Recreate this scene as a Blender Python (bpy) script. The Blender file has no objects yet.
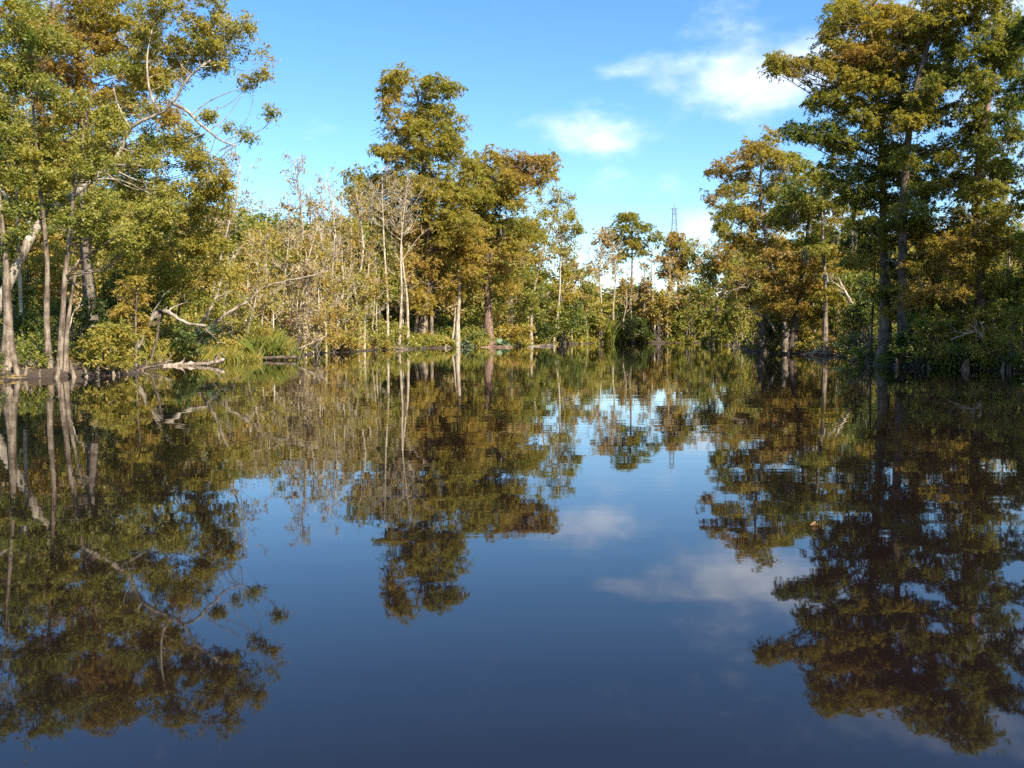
import bpy, math
import numpy as np
from mathutils import Vector

scene = bpy.context.scene
COL = scene.collection
F = 887.0                      # focal length in pixels of a 1024 px wide frame
CAM_H = 1.6
PITCH = math.radians(3.3)
cp, sp = math.cos(PITCH), math.sin(PITCH)

def at(px, py, Y):
    """pixel + distance along the channel -> world point"""
    u, v = (px - 512.0) / F, (384.0 - py) / F
    d = np.array([u, cp + v * sp, v * cp - sp])
    d = d * (Y / d[1])
    return np.array([d[0], Y, CAM_H + d[2]])

def pxm(Y):                    # metres per pixel at distance Y
    return Y / F

def atx(px, Y):
    return at(px, 340, Y)[0]

# ------------------------------------------------------------------ tagging
GROUPS = {'cypress_tree': 'cypress trees along the bayou', 'broadleaf_tree': 'leafy trees along the bayou', 'bare_tree': 'bare trees along the bayou', 'sapling': 'bare saplings on the brushy slope',
          'shrub': 'bushes along the banks', 'palmetto': 'fan palms along the banks', 'reed_clump': 'reed clumps at the water', 'cypress_knee': 'cypress knees at the water', 'dead_branch': 'dead branches over the banks',
          'fallen_log': 'logs lying at the water', 'dead_snag': 'broken trunks on the shaded point', 'floating_leaf': 'leaves floating on the water'}
def tag(o, label=None, cat=None, group=None, kind=None):
    if label and not kind: group = group or GROUPS.get(o.name.split('.')[0])
    if label: o['label'] = label
    if cat: o['category'] = cat
    if group: o['group'] = group
    if kind: o['kind'] = kind
    return o

def empty(name, loc, label, cat, group=None):
    o = bpy.data.objects.new(name, None)
    o.empty_display_size = 0.3
    COL.objects.link(o)
    o.location = loc
    return tag(o, label, cat, group)

# ------------------------------------------------------------------ materials
def new_mat(name):
    m = bpy.data.materials.new(name); m.use_nodes = True
    nt = m.node_tree; nt.nodes.clear()
    out = nt.nodes.new('ShaderNodeOutputMaterial')
    return m, nt, out

def N(nt, t, **kw):
    n = nt.nodes.new(t)
    for k, v in kw.items():
        if k.startswith('i_'):
            n.inputs[int(k[2:])].default_value = v
        else:
            setattr(n, k, v)
    return n

def ramp(nt, stops, interp='LINEAR'):
    r = nt.nodes.new('ShaderNodeValToRGB'); cr = r.color_ramp; cr.interpolation = interp
    while len(cr.elements) < len(stops): cr.elements.new(0.5)
    for e, (p, c) in zip(cr.elements, stops):
        e.position = p; e.color = (*c, 1) if len(c) == 3 else c
    return r

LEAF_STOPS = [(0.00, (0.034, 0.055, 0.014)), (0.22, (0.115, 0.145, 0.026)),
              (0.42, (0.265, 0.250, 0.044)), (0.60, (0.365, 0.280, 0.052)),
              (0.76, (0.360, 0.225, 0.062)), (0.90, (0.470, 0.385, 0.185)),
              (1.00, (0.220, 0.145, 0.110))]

def leaf_material(name, rough, transl):
    m, nt, out = new_mat(name)
    a = N(nt, 'ShaderNodeAttribute', attribute_name='tint')
    r = ramp(nt, LEAF_STOPS)
    nt.links.new(a.outputs['Fac'], r.inputs[0])
    p = N(nt, 'ShaderNodeBsdfPrincipled')
    p.inputs['Roughness'].default_value = rough
    p.inputs['Specular IOR Level'].default_value = 0.35
    nt.links.new(r.outputs[0], p.inputs['Base Color'])
    t = N(nt, 'ShaderNodeBsdfTranslucent')
    g = N(nt, 'ShaderNodeHueSaturation'); g.inputs['Saturation'].default_value = 1.15; g.inputs['Value'].default_value = 1.25
    nt.links.new(r.outputs[0], g.inputs['Color']); nt.links.new(g.outputs[0], t.inputs[0])
    mx = N(nt, 'ShaderNodeMixShader'); mx.inputs[0].default_value = transl
    nt.links.new(p.outputs[0], mx.inputs[1]); nt.links.new(t.outputs[0], mx.inputs[2])
    nt.links.new(mx.outputs[0], out.inputs[0])
    return m

M_BROAD = leaf_material('broad_leaf', 0.5, 0.46)
M_NEEDLE = leaf_material('cypress_leaf', 0.7, 0.48)

def bark_material(name, dark, mid, light, scale=3.0):
    m, nt, out = new_mat(name)
    tc = N(nt, 'ShaderNodeTexCoord')
    mp = N(nt, 'ShaderNodeMapping'); mp.inputs['Scale'].default_value = (4, 4, 0.55)
    n1 = N(nt, 'ShaderNodeTexNoise'); n1.inputs['Scale'].default_value = scale; n1.inputs['Detail'].default_value = 6; n1.inputs['Roughness'].default_value = 0.7
    n2 = N(nt, 'ShaderNodeTexNoise'); n2.inputs['Scale'].default_value = 2.6; n2.inputs['Detail'].default_value = 4
    nt.links.new(tc.outputs['Object'], mp.inputs[0]); nt.links.new(mp.outputs[0], n1.inputs[0]); nt.links.new(tc.outputs['Object'], n2.inputs[0])
    mxv = N(nt, 'ShaderNodeMath', operation='ADD')
    m2 = N(nt, 'ShaderNodeMath', operation='MULTIPLY'); m2.inputs[1].default_value = 0.5
    nt.links.new(n1.outputs[0], m2.inputs[0])
    m3 = N(nt, 'ShaderNodeMath', operation='MULTIPLY'); m3.inputs[1].default_value = 0.5
    nt.links.new(n2.outputs[0], m3.inputs[0])
    nt.links.new(m2.outputs[0], mxv.inputs[0]); nt.links.new(m3.outputs[0], mxv.inputs[1])
    r = ramp(nt, [(0.38, dark), (0.49, mid), (0.58, light)])
    nt.links.new(mxv.outputs[0], r.inputs[0])
    p = N(nt, 'ShaderNodeBsdfPrincipled'); p.inputs['Roughness'].default_value = 0.9; p.inputs['Specular IOR Level'].default_value = 0.2
    nt.links.new(r.outputs[0], p.inputs['Base Color'])
    b = N(nt, 'ShaderNodeBump'); b.inputs['Strength'].default_value = 0.7; b.inputs['Distance'].default_value = 0.05
    nt.links.new(n1.outputs[0], b.inputs['Height']); nt.links.new(b.outputs[0], p.inputs['Normal'])
    nt.links.new(p.outputs[0], out.inputs[0])
    return m

M_BARK = bark_material('cypress_bark', (0.05, 0.035, 0.024), (0.135, 0.10, 0.07), (0.27, 0.215, 0.155))
M_BARK_DARK = bark_material('dark_bark', (0.035, 0.026, 0.019), (0.085, 0.063, 0.045), (0.15, 0.115, 0.085))
M_BARK_RED = bark_material('reddish_bark', (0.06, 0.036, 0.024), (0.15, 0.092, 0.062), (0.25, 0.165, 0.115))
M_BARK_PALE = bark_material('pale_bark', (0.16, 0.125, 0.088), (0.31, 0.25, 0.18), (0.46, 0.39, 0.30))
M_BARK_GREY = bark_material('grey_bark', (0.055, 0.042, 0.03), (0.125, 0.098, 0.072), (0.24, 0.20, 0.155))
M_BARK_LIMB = bark_material('limb_bark', (0.08, 0.062, 0.046), (0.215, 0.175, 0.13), (0.37, 0.32, 0.25))
M_TWIG = bark_material('sapling_bark', (0.15, 0.115, 0.078), (0.31, 0.25, 0.17), (0.48, 0.41, 0.30))
M_WOOD = bark_material('weathered_wood', (0.10, 0.07, 0.05), (0.24, 0.185, 0.135), (0.40, 0.33, 0.26))

def moss_material():
    m, nt, out = new_mat('grey_moss')
    a = N(nt, 'ShaderNodeAttribute', attribute_name='tint')
    r = ramp(nt, [(0, (0.10, 0.095, 0.07)), (1, (0.24, 0.215, 0.165))])
    nt.links.new(a.outputs['Fac'], r.inputs[0])
    p = N(nt, 'ShaderNodeBsdfDiffuse'); nt.links.new(r.outputs[0], p.inputs[0]); nt.links.new(p.outputs[0], out.inputs[0])
    return m
M_MOSS = moss_material()

# ------------------------------------------------------------------ mesh helpers
def norm(v):
    return v / np.maximum(np.linalg.norm(v, axis=-1, keepdims=True), 1e-9)

def mesh_quads(name, P, tint, mat, parent=None, origin=(0, 0, 0)):
    """P: (n,4,3) world quads -> one mesh object with a per-face 'tint'"""
    n = len(P)
    me = bpy.data.meshes.new(name)
    V = (P.reshape(-1, 3) - np.asarray(origin)).astype(np.float32)
    me.vertices.add(n * 4); me.vertices.foreach_set('co', V.ravel())
    me.loops.add(n * 4); me.loops.foreach_set('vertex_index', np.arange(n * 4, dtype=np.int32))
    me.polygons.add(n); me.polygons.foreach_set('loop_start', np.arange(0, n * 4, 4, dtype=np.int32))
    me.update(calc_edges=True)
    at_ = me.attributes.new('tint', 'FLOAT', 'FACE')
    at_.data.foreach_set('value', np.clip(tint, 0, 1).astype(np.float32))
    me.materials.append(mat)
    return link(name, me, parent, origin)

def link(name, me, parent, origin):
    o = bpy.data.objects.new(name, me); COL.objects.link(o)
    if parent is not None: o.parent = parent          # parts live in the thing's local space
    else: o.location = tuple(origin)
    return o

class Tubes:
    """collects tapered tubes; builds one mesh"""
    def __init__(self): self.V = []; self.Fc = []; self.n = 0
    def add(self, paths, radii, sides=6, flute=None, caps=True):
        paths = np.asarray(paths, float); radii = np.asarray(radii, float)
        if paths.ndim == 2: paths = paths[None]; radii = radii[None]
        B, K, _ = paths.shape
        T = np.empty_like(paths)
        T[:, 1:-1] = paths[:, 2:] - paths[:, :-2]; T[:, 0] = paths[:, 1] - paths[:, 0]; T[:, -1] = paths[:, -1] - paths[:, -2]
        T = norm(T)
        ref = np.where(np.abs(T[:, :1, 2:3]) > 0.8, np.array([1.0, 0, 0]), np.array([0, 0, 1.0]))
        ref = np.broadcast_to(ref, T.shape)
        A = norm(np.cross(T, ref)); Bn = np.cross(T, A)
        th = np.linspace(0, 2 * np.pi, sides, endpoint=False)
        rr = np.broadcast_to(radii[:, :, None], (B, K, sides)).copy()
        if flute is not None: rr *= flute
        V = paths[:, :, None] + rr[..., None] * (np.cos(th)[None, None, :, None] * A[:, :, None] + np.sin(th)[None, None, :, None] * Bn[:, :, None])
        b = np.arange(B)[:, None, None] * K * sides; k = np.arange(K - 1)[None, :, None] * sides; s = np.arange(sides)[None, None]; s2 = (s + 1) % sides
        f = np.stack([b + k + s, b + k + s2, b + k + sides + s2, b + k + sides + s], -1).reshape(-1, 4) + self.n
        self.V.append(V.reshape(-1, 3)); self.Fc.extend(f.tolist())
        if caps:
            for i in range(B):
                o = self.n + i * K * sides
                self.Fc.append([o + (K - 1) * sides + j for j in range(sides)])
                self.Fc.append([o + j for j in reversed(range(sides))])
        self.n += B * K * sides
    def build(self, name, mat, parent=None, origin=(0, 0, 0)):
        V = np.concatenate(self.V) - np.asarray(origin)
        me = bpy.data.meshes.new(name); me.from_pydata(V.tolist(), [], self.Fc); me.update()
        me.polygons.foreach_set('use_smooth', [True] * len(me.polygons))
        me.materials.append(mat)
        return link(name, me, parent, origin)

def curve(pts, n):
    """Catmull-Rom through pts, n samples"""
    P = np.asarray(pts, float)
    if len(P) == 2: return P[0] + (P[1] - P[0]) * np.linspace(0, 1, n)[:, None]
    Q = np.vstack([2 * P[0] - P[1], P, 2 * P[-1] - P[-2]])
    d = np.r_[0, np.cumsum(np.linalg.norm(np.diff(P, axis=0), axis=1))]; d /= d[-1]
    out = []
    for t in np.linspace(0, 1, n):
        i = min(np.searchsorted(d, t, side='right') - 1, len(P) - 2)
        s = (t - d[i]) / max(d[i + 1] - d[i], 1e-9)
        a, b, c, e = Q[i], Q[i + 1], Q[i + 2], Q[i + 3]
        out.append(0.5 * (2 * b + (c - a) * s + (2 * a - 5 * b + 4 * c - e) * s * s + (3 * b - a - 3 * c + e) * s ** 3))
    return np.array(out)

# ------------------------------------------------------------------ the shore
SHORE = np.array([(-19.5, -60), (-19.0, 10), (-17.6, 27), (-17.0, 31.0), (-14.4, 32.8), (-14.9, 36), (-16.7, 41.5), (-15.9, 49), (-15.4, 58),
                  (-14.6, 68), (-12.6, 82), (-8.0, 92), (-2.6, 104), (6.5, 122), (15.5, 140), (29.5, 141), (27.5, 112), (24.6, 94),
                  (20.3, 76), (19.6, 72.5), (22.4, 62), (21.4, 55), (18.8, 46), (17.6, 42), (19.0, 39.0), (21.4, 37.0), (23.0, 32), (24.0, 20), (25, 5), (26, -60)], float)

def shore_dist(X, Y):
    """signed distance to the water's edge: positive on land"""
    P = np.stack([X, Y], -1)
    A = SHORE; Bp = np.roll(SHORE, -1, axis=0)
    best = np.full(X.shape, 1e9); inside = np.zeros(X.shape, bool)
    for a, b in zip(A, Bp):
        e = b - a; w = P - a
        t = np.clip((w @ e) / (e @ e), 0, 1)
        best = np.minimum(best, np.linalg.norm(w - t[..., None] * e, axis=-1))
        c = (a[1] > Y) != (b[1] > Y)
        xi = a[0] + (Y - a[1]) * e[0] / (e[1] if abs(e[1]) > 1e-9 else 1e-9)
        inside ^= c & (X < xi)
    return np.where(inside, -best, best)

def wob(X, Y):
    return (0.45 * np.sin(X * 0.9 + Y * 0.35) + 0.35 * np.sin(Y * 1.1 - X * 0.4 + 1.3) + 0.22 * np.sin(X * 2.3 + 0.7) * np.sin(Y * 1.9) )

def ground_z(X, Y):
    X = np.asarray(X, float); Y = np.asarray(Y, float)
    d = shore_dist(X, Y) + 0.8 * wob(X, Y)
    up = 0.42 * (1 - np.exp(-np.maximum(d, 0) / 0.9)) + 0.012 * np.maximum(d, 0) + 0.05 * np.sin(X * 1.7) * np.sin(Y * 1.3) * (d > 0.5)
    return np.where(d > 0, up, np.maximum(d * 0.5, -1.2))

def dry(px, Y):
    """the distance at which this direction stands on land, not in the water"""
    for _ in range(80):
        x = np.array([atx(px, Y)]); y = np.array([Y])
        if float(shore_dist(x, y)[0] + 0.8 * wob(x, y)[0]) > 0.15: break
        Y += 0.5
    return Y

def build_ground():
    xs = np.concatenate([np.linspace(-1500, -75, 20)[:-1], np.arange(-75, 75.01, 0.6), np.linspace(75, 1500, 20)[1:]])
    ys = np.concatenate([np.linspace(-600, -20, 8)[:-1], np.arange(-20, 165.01, 0.6), np.linspace(165, 2500, 24)[1:]])
    X, Y = np.meshgrid(xs, ys)
    Z = ground_z(X, Y); Z = np.where(np.abs(Y) > 170, np.minimum(Z, 1.5), Z)
    far = (Y < -59) & (np.abs(X) < 26)
    Z = np.where(far, -1.0, Z)
    V = np.stack([X, Y, np.minimum(Z, 1.6)], -1).reshape(-1, 3)
    h, w = X.shape
    i = (np.arange(h - 1)[:, None] * w + np.arange(w - 1)[None]).ravel()
    me = bpy.data.meshes.new('ground'); me.from_pydata(V.tolist(), [], np.stack([i, i + 1, i + w + 1, i + w], 1).tolist()); me.update()
    me.polygons.foreach_set('use_smooth', [True] * len(me.polygons))
    m, nt, out = new_mat('swamp_ground')
    tc = N(nt, 'ShaderNodeTexCoord')
    n1 = N(nt, 'ShaderNodeTexNoise'); n1.inputs['Scale'].default_value = 0.35; n1.inputs['Detail'].default_value = 5
    n2 = N(nt, 'ShaderNodeTexNoise'); n2.inputs['Scale'].default_value = 6.0; n2.inputs['Detail'].default_value = 8; n2.inputs['Roughness'].default_value = 0.7
    nt.links.new(tc.outputs['Object'], n1.inputs[0]); nt.links.new(tc.outputs['Object'], n2.inputs[0])
    r1 = ramp(nt, [(0.3, (0.03, 0.02, 0.012)), (0.5, (0.065, 0.042, 0.022)), (0.7, (0.11, 0.075, 0.038))]); nt.links.new(n2.outputs[0], r1.inputs[0])
    r2 = ramp(nt, [(0.35, (0.04, 0.045, 0.014)), (0.65, (0.09, 0.08, 0.028))]); nt.links.new(n2.outputs[0], r2.inputs[0])
    k = ramp(nt, [(0.45, (0, 0, 0)), (0.6, (1, 1, 1))]); nt.links.new(n1.outputs[0], k.inputs[0])
    mx = N(nt, 'ShaderNodeMix', data_type='RGBA')
    nt.links.new(k.outputs[0], mx.inputs[0]); nt.links.new(r1.outputs[0], mx.inputs[6]); nt.links.new(r2.outputs[0], mx.inputs[7])
    # the wet rim by the water is dark mud
    g = N(nt, 'ShaderNodeNewGeometry'); sx = N(nt, 'ShaderNodeSeparateXYZ'); nt.links.new(g.outputs['Position'], sx.inputs[0])
    wet = ramp(nt, [(0.0, (0, 0, 0)), (0.42, (1, 1, 1))]); nt.links.new(sx.outputs[2], wet.inputs[0])
    mx2 = N(nt, 'ShaderNodeMix', data_type='RGBA'); mx2.inputs[6].default_value = (0.035, 0.022, 0.014, 1)
    nt.links.new(wet.outputs[0], mx2.inputs[0]); nt.links.new(mx.outputs[2], mx2.inputs[7])
    p = N(nt, 'ShaderNodeBsdfPrincipled'); p.inputs['Roughness'].default_value = 0.9
    nt.links.new(mx2.outputs[2], p.inputs['Base Color'])
    b = N(nt, 'ShaderNodeBump'); b.inputs['Distance'].default_value = 0.08; nt.links.new(n2.outputs[0], b.inputs['Height']); nt.links.new(b.outputs[0], p.inputs['Normal'])
    nt.links.new(p.outputs[0], out.inputs[0])
    me.materials.append(m)
    tag(link('ground', me, None, (0, 0, 0)), kind='structure')

def build_water():
    s = [(-120, -300, 0), (120, -300, 0), (120, 200, 0), (-120, 200, 0)]
    me = bpy.data.meshes.new('water'); me.from_pydata(s, [], [(0, 1, 2, 3)]); me.update()
    m, nt, out = new_mat('bayou_water')
    g = N(nt, 'ShaderNodeNewGeometry')
    def layer(scale, sc, detail, strength):
        mp = N(nt, 'ShaderNodeMapping'); mp.inputs['Scale'].default_value = sc
        n = N(nt, 'ShaderNodeTexNoise'); n.inputs['Scale'].default_value = scale; n.inputs['Detail'].default_value = detail
        nt.links.new(g.outputs['Position'], mp.inputs[0]); nt.links.new(mp.outputs[0], n.inputs[0])
        mu = N(nt, 'ShaderNodeMath', operation='MULTIPLY'); mu.inputs[1].default_value = strength
        nt.links.new(n.outputs[0], mu.inputs[0]); return mu
    a = layer(1.0, (0.35, 1.1, 1), 2, 0.0023)
    b_ = layer(1.0, (1.6, 4.5, 1), 2, 0.00042)
    # ripples come and go in patches
    pt = N(nt, 'ShaderNodeTexNoise'); pt.inputs['Scale'].default_value = 0.09; pt.inputs['Detail'].default_value = 2
    mpp = N(nt, 'ShaderNodeMapping'); mpp.inputs['Scale'].default_value = (0.5, 1.4, 1)
    nt.links.new(g.outputs['Position'], mpp.inputs[0]); nt.links.new(mpp.outputs[0], pt.inputs[0])
    pr = ramp(nt, [(0.38, (0.15, 0.15, 0.15)), (0.65, (1, 1, 1))]); nt.links.new(pt.outputs[0], pr.inputs[0])
    bm = N(nt, 'ShaderNodeMath', operation='MULTIPLY'); nt.links.new(b_.outputs[0], bm.inputs[0]); nt.links.new(pr.outputs[0], bm.inputs[1])
    ad = N(nt, 'ShaderNodeMath', operation='ADD'); nt.links.new(a.outputs[0], ad.inputs[0]); nt.links.new(bm.outputs[0], ad.inputs[1])
    bu = N(nt, 'ShaderNodeBump'); bu.inputs['Strength'].default_value = 1.0; bu.inputs['Distance'].default_value = 1.0
    nt.links.new(ad.outputs[0], bu.inputs['Height'])
    p = N(nt, 'ShaderNodeBsdfPrincipled')
    p.inputs['Base Color'].default_value = (0.0066, 0.0038, 0.0040, 1)
    p.inputs['Roughness'].default_value = 0.02; p.inputs['IOR'].default_value = 1.48
    nt.links.new(bu.outputs[0], p.inputs['Normal'])
    nt.links.new(p.outputs[0], out.inputs[0])
    me.materials.append(m)
    tag(link('water', me, None, (0, 0, 0)), kind='structure')

# ------------------------------------------------------------------ foliage
def leaf_quads(pos, nrm, dirv, L, W):
    """diamond leaves, slightly folded"""
    side = norm(np.cross(nrm, dirv))
    L = L[:, None]; W = W[:, None]
    a = pos; c = pos + dirv * L
    m = pos + dirv * L * 0.45 - nrm * L * 0.06
    return np.stack([a, m + side * W * 0.5, c, m - side * W * 0.5], 1)

def clump_leaves(C, tint, rc, n_per, L, style, rng, spread=None):
    """leaves for clump centres C (m,3); tint (m,)"""
    m = len(C)
    idx = np.repeat(np.arange(m), n_per)
    k = len(idx)
    rcs = rc * rng.uniform(0.6, 1.4, m)
    # every clump is a handful of sprays; leaves sit along each spray
    S = 7 if style == 'cypress' else 9
    sp_d = rng.normal(size=(m, S, 3))
    if style == 'cypress':
        sp_d[..., 2] = sp_d[..., 2] * 0.45 + 0.1
    else:
        sp_d[..., 2] = sp_d[..., 2] * 0.8 + 0.25
    sp_d = norm(sp_d); sp_l = rcs[:, None] * rng.uniform(0.55, 1.45, (m, S))
    sp_o = rng.normal(scale=0.22, size=(m, S, 3)) * rcs[:, None, None]
    si = rng.integers(0, S, k); t_ = rng.random(k) ** 0.8
    D = sp_d[idx, si]; Lg = sp_l[idx, si][:, None]; tt = t_[:, None]
    pos = C[idx] + sp_o[idx, si] + D * Lg * tt
    if style == 'cypress':
        pos[:, 2] -= 0.42 * Lg[:, 0] * t_ ** 2
        pos += rng.normal(scale=0.075, size=(k, 3)) * rcs[idx][:, None]
        d = norm(D * np.array([1, 1, 0.3]) + rng.normal(scale=0.45, size=(k, 3)) + np.array([0, 0, -0.25]) - 0.5 * tt * np.array([0, 0, 1.0]))
        nr = norm(rng.normal(scale=0.5, size=(k, 3)) + np.array([0, 0, 0.7]))
        nr = norm(nr - d * (nr * d).sum(1, keepdims=True))
        Ls = L * rng.uniform(0.6, 1.7, k); Ws = Ls * rng.uniform(0.24, 0.42, k)
    else:
        pos[:, 2] -= 0.12 * Lg[:, 0] * t_ ** 2
        pos += rng.normal(scale=0.11, size=(k, 3)) * rcs[idx][:, None]
        nr = norm(rng.normal(scale=0.6, size=(k, 3)) + np.array([0.15, -0.25, 0.7]))
        d = D * 0.5 + rng.normal(scale=0.8, size=(k, 3)); d[:, 2] -= 0.3
        d = norm(d - nr * (d * nr).sum(1, keepdims=True))
        Ls = L * rng.uniform(0.55, 1.4, k); Ws = Ls * rng.uniform(0.45, 0.7, k)
    sp_t = rng.normal(scale=0.03, size=(m, S))
    t = tint[idx] + sp_t[idx, si] + rng.normal(scale=0.025, size=k)
    t = np.where(rng.random(k) < 0.012, 0.9, t)
    return leaf_quads(pos, nr, d, Ls, Ws), t

def noise3(P, f, ph):
    x, y, z = P[:, 0] * f, P[:, 1] * f, P[:, 2] * f
    return (np.sin(x * 1.0 + ph) * np.sin(y * 1.3 + ph * 2.1) + np.sin(z * 1.7 + x * 0.6 + ph * 0.7) * np.sin(y * 0.8 - z * 0.9 + ph)) * 0.5

def lobe_clumps(c, r, rc, rng, fill=1.0, gaps=0.25, under=0.35):
    """clump centres in one crown lobe: shell-biased, with gaps, thin underneath"""
    n = max(4, int(fill * 2.7 * (r[0] * r[2]) / (rc * rc)))
    v = norm(rng.normal(size=(n * 3, 3)))
    rad = rng.uniform(0.08, 1, n * 3) ** 0.42 * rng.uniform(0.72, 1.25, n * 3)
    P = c + v * rad[:, None] * r
    keep = noise3(P, 1.15 / rc * 0.5, rng.uniform(0, 20)) > (-0.42 + 1.5 * gaps)
    keep &= (v[:, 2] > -0.35) | (rng.random(n * 3) < under)
    P = P[keep]
    return P[:n]

class Crown:
    def __init__(self): self.Q = []; self.T = []
    def add(self, q, t): self.Q.append(q); self.T.append(t)
    def build(self, name, mat, parent, origin):
        return mesh_quads(name, np.concatenate(self.Q), np.concatenate(self.T), mat, parent, origin)

def limb_path(a, b, rng, n=7, sag=0.12, lift=0.0):
    t = np.linspace(0, 1, n)[:, None]
    L = np.linalg.norm(b - a)
    P = a + (b - a) * t
    w = norm(rng.normal(size=3))
    P = P + np.sin(np.pi * t) * w * L * 0.09 + np.sin(2 * np.pi * t) * norm(rng.normal(size=3)) * L * 0.05
    P[:, 2] += (np.sin(np.pi * t[:, 0])) * L * lift
    return P

def trunk_path(spec, Y, base_z, n, rng, wobble=0.0):
    """spec: [(px,py[,dY]),...] from the foot up"""
    pts = []
    for i, s in enumerate(spec):
        q = at(s[0], s[1], Y + (s[2] if len(s) > 2 else 0))
        pts.append(q)
    pts[0][2] = base_z
    P = curve(pts, n)
    if wobble:
        k = np.linspace(0, 1, n)
        P[1:, 0] += wobble * np.sin(k[1:] * rng.uniform(6, 12) + rng.uniform(0, 6)) * np.minimum(1, k[1:] * 4)
    return P

def add_trunk(tb, P, r0, r1, flare, rng, sides=12, flutes=6):
    n = len(P)
    s = np.r_[0, np.cumsum(np.linalg.norm(np.diff(P, axis=0), axis=1))]
    k = s / s[-1]
    rad = r0 + (r1 - r0) * k ** 0.8
    fl = flare * np.exp(-s / (r0 * 5.0))
    rad = rad * (1 + fl) * (1 + 0.05 * np.sin(s * 3 + rng.uniform(0, 6)))
    th = np.linspace(0, 2 * np.pi, sides, endpoint=False)
    ph = rng.uniform(0, 6)
    flt = 1 + (0.05 + 0.24 * np.minimum(1, fl / max(flare, 1e-6)) * (flare > 0.2))[:, None] * np.cos(flutes * th + ph + 0.5 * np.sin(th * 2))[None] \
        if np.ndim(fl) else 1
    tb.add(P, rad, sides, flute=flt[None])
    return rad, s

def tree(name, label, cat, Y, trunk, r0, lobes, style='cypress', bark=None, r1=None, flare=0.9, leaf=None, rc=None, cov=1.5,
         fill=1.0, gaps=0.25, seed=1, group=None, moss=0, stems=(), twig=0.3, extra_limbs=(), under=0.55, back=1, rise=0.35, front=True):
    """a tree whose trunk line and crown masses are laid out at its own distance Y"""
    rng = np.random.default_rng(seed)
    mpp = pxm(Y); r0 = r0 * 0.78
    if style == 'cypress': lobes = [(l[0], l[1], l[2] * 1.05, l[3] * 1.3, *l[4:]) for l in lobes]
    leaf = leaf or max(0.10 if style != 'cypress' else 0.105, (2.3 if style != 'cypress' else 2.15) * mpp)
    Y = dry(trunk[0][0], Y + (trunk[0][2] if len(trunk[0]) > 2 else 0)) - (trunk[0][2] if len(trunk[0]) > 2 else 0); mpp = pxm(Y)
    rc = rc or max(0.32, (6.0 if style != 'cypress' else 4.8) * mpp)
    r1 = r1 if r1 is not None else r0 * 0.3
    bx, by = atx(trunk[0][0], Y), Y + (trunk[0][2] if len(trunk[0]) > 2 else 0)
    bz = float(ground_z(np.array([bx]), np.array([by]))[0])
    base = np.array([bx, by, bz])
    root = empty(name, tuple(base), label, cat, group)
    tb = Tubes()
    P = trunk_path(trunk, Y, bz - 0.35, 40, rng, wobble=r0 * 0.12)
    rad, s = add_trunk(tb, P, r0, r1, flare, rng)
    for st, sr in stems:                     # further stems from the same foot
        P2 = trunk_path(st, Y, bz - 0.3, 24, rng, wobble=sr * 0.3)
        add_trunk(tb, P2, sr, sr * 0.35, 0.4, rng, sides=8)
    main, mrad = [P[6:]], [rad[6:]]
    for el, ea, eb in extra_limbs:
        Pe = curve([at(q[0], q[1], Y + (q[2] if len(q) > 2 else 0)) for q in el], 18)
        tb.add(Pe, np.linspace(ea, eb, 18) * (1 + 0.08 * np.sin(np.arange(18) * 1.7)), 8)
        main.append(Pe[2:]); mrad.append(np.linspace(ea, eb, 18)[2:])
    main = np.concatenate(main); mrad = np.concatenate(mrad)
    full = []
    for lb in lobes:
        lb = (*lb, 0.5) if len(lb) == 4 else lb
        full.append(lb)
        for k_ in range(back):     # the crown's own depth: further masses behind and before
            sgn = 1 if k_ % 2 == 0 or not front else -0.8
            full.append((lb[0] + rng.uniform(-.45, .45) * lb[2], lb[1] + rng.uniform(-0.2, .9) * lb[3], lb[2] * rng.uniform(.6, .95), lb[3] * rng.uniform(.6, .95), lb[4] + rng.normal(scale=.04), sgn * rng.uniform(.5, 1.3) * lb[2] * mpp))
    lobes = full
    cr = Crown(); paths = []; prad = []
    tips = []
    tot = s[-1]
    for lb in lobes:
        px, py, rx, ry = lb[:4]
        tint = lb[4] if len(lb) > 4 else 0.5
        dY = lb[5] if len(lb) > 5 else rng.uniform(-0.55, 0.55) * rx * mpp * 1.2
        c = at(px, py, Y + dY)
        r = np.array([rx * mpp, 0.5 * (rx + ry) * mpp * 1.15, ry * mpp])
        Cc = lobe_clumps(c, r, rc, rng, fill, gaps, under)
        if len(Cc) == 0: continue
        # the limb that carries this mass
        dv_ = main - c; hd = np.linalg.norm(dv_[:, :2], axis=1)
        cost = np.linalg.norm(dv_, axis=1) + 1.6 * np.maximum(0, main[:, 2] - (c[2] - rise * hd)) + 0.25 * rng.random(len(main)) * hd.mean()
        j = int(np.argmin(cost))
        lim = limb_path(main[j], c, rng, 8, lift=rng.uniform(-0.16, 0.08))
        Ll = np.linalg.norm(c - main[j])
        rb = max(0.012, min(mrad[j] * 0.5, 0.008 * Ll + 0.010))
        paths.append(lim); prad.append(np.linspace(rb, rb * 0.3, 8))
        for q in Cc:
            if rng.random() < twig:
                jj = rng.integers(4, 8)
                tw = limb_path(lim[jj], q, rng, 8, lift=0.04)
                paths.append(tw); prad.append(np.linspace(max(0.008, rb * 0.3), 0.004, 8))
        area_leaf = 0.5 * leaf * leaf * (0.35 if style == 'cypress' else 0.58)
        npp = int(np.clip(cov * math.pi * rc * rc / area_leaf * 0.62, 18, 480))
        tc = tint + rng.normal(scale=0.03, size=len(Cc)) + 0.07 * noise3(Cc, 0.9 / rc * 0.35, seed * 1.0)
        q, t = clump_leaves(Cc, tc, rc, npp, leaf, style, rng)
        cr.add(q, t); tips.append(Cc)
    if paths: tb.add(np.array(paths), np.array(prad), 5, caps=False)
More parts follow.
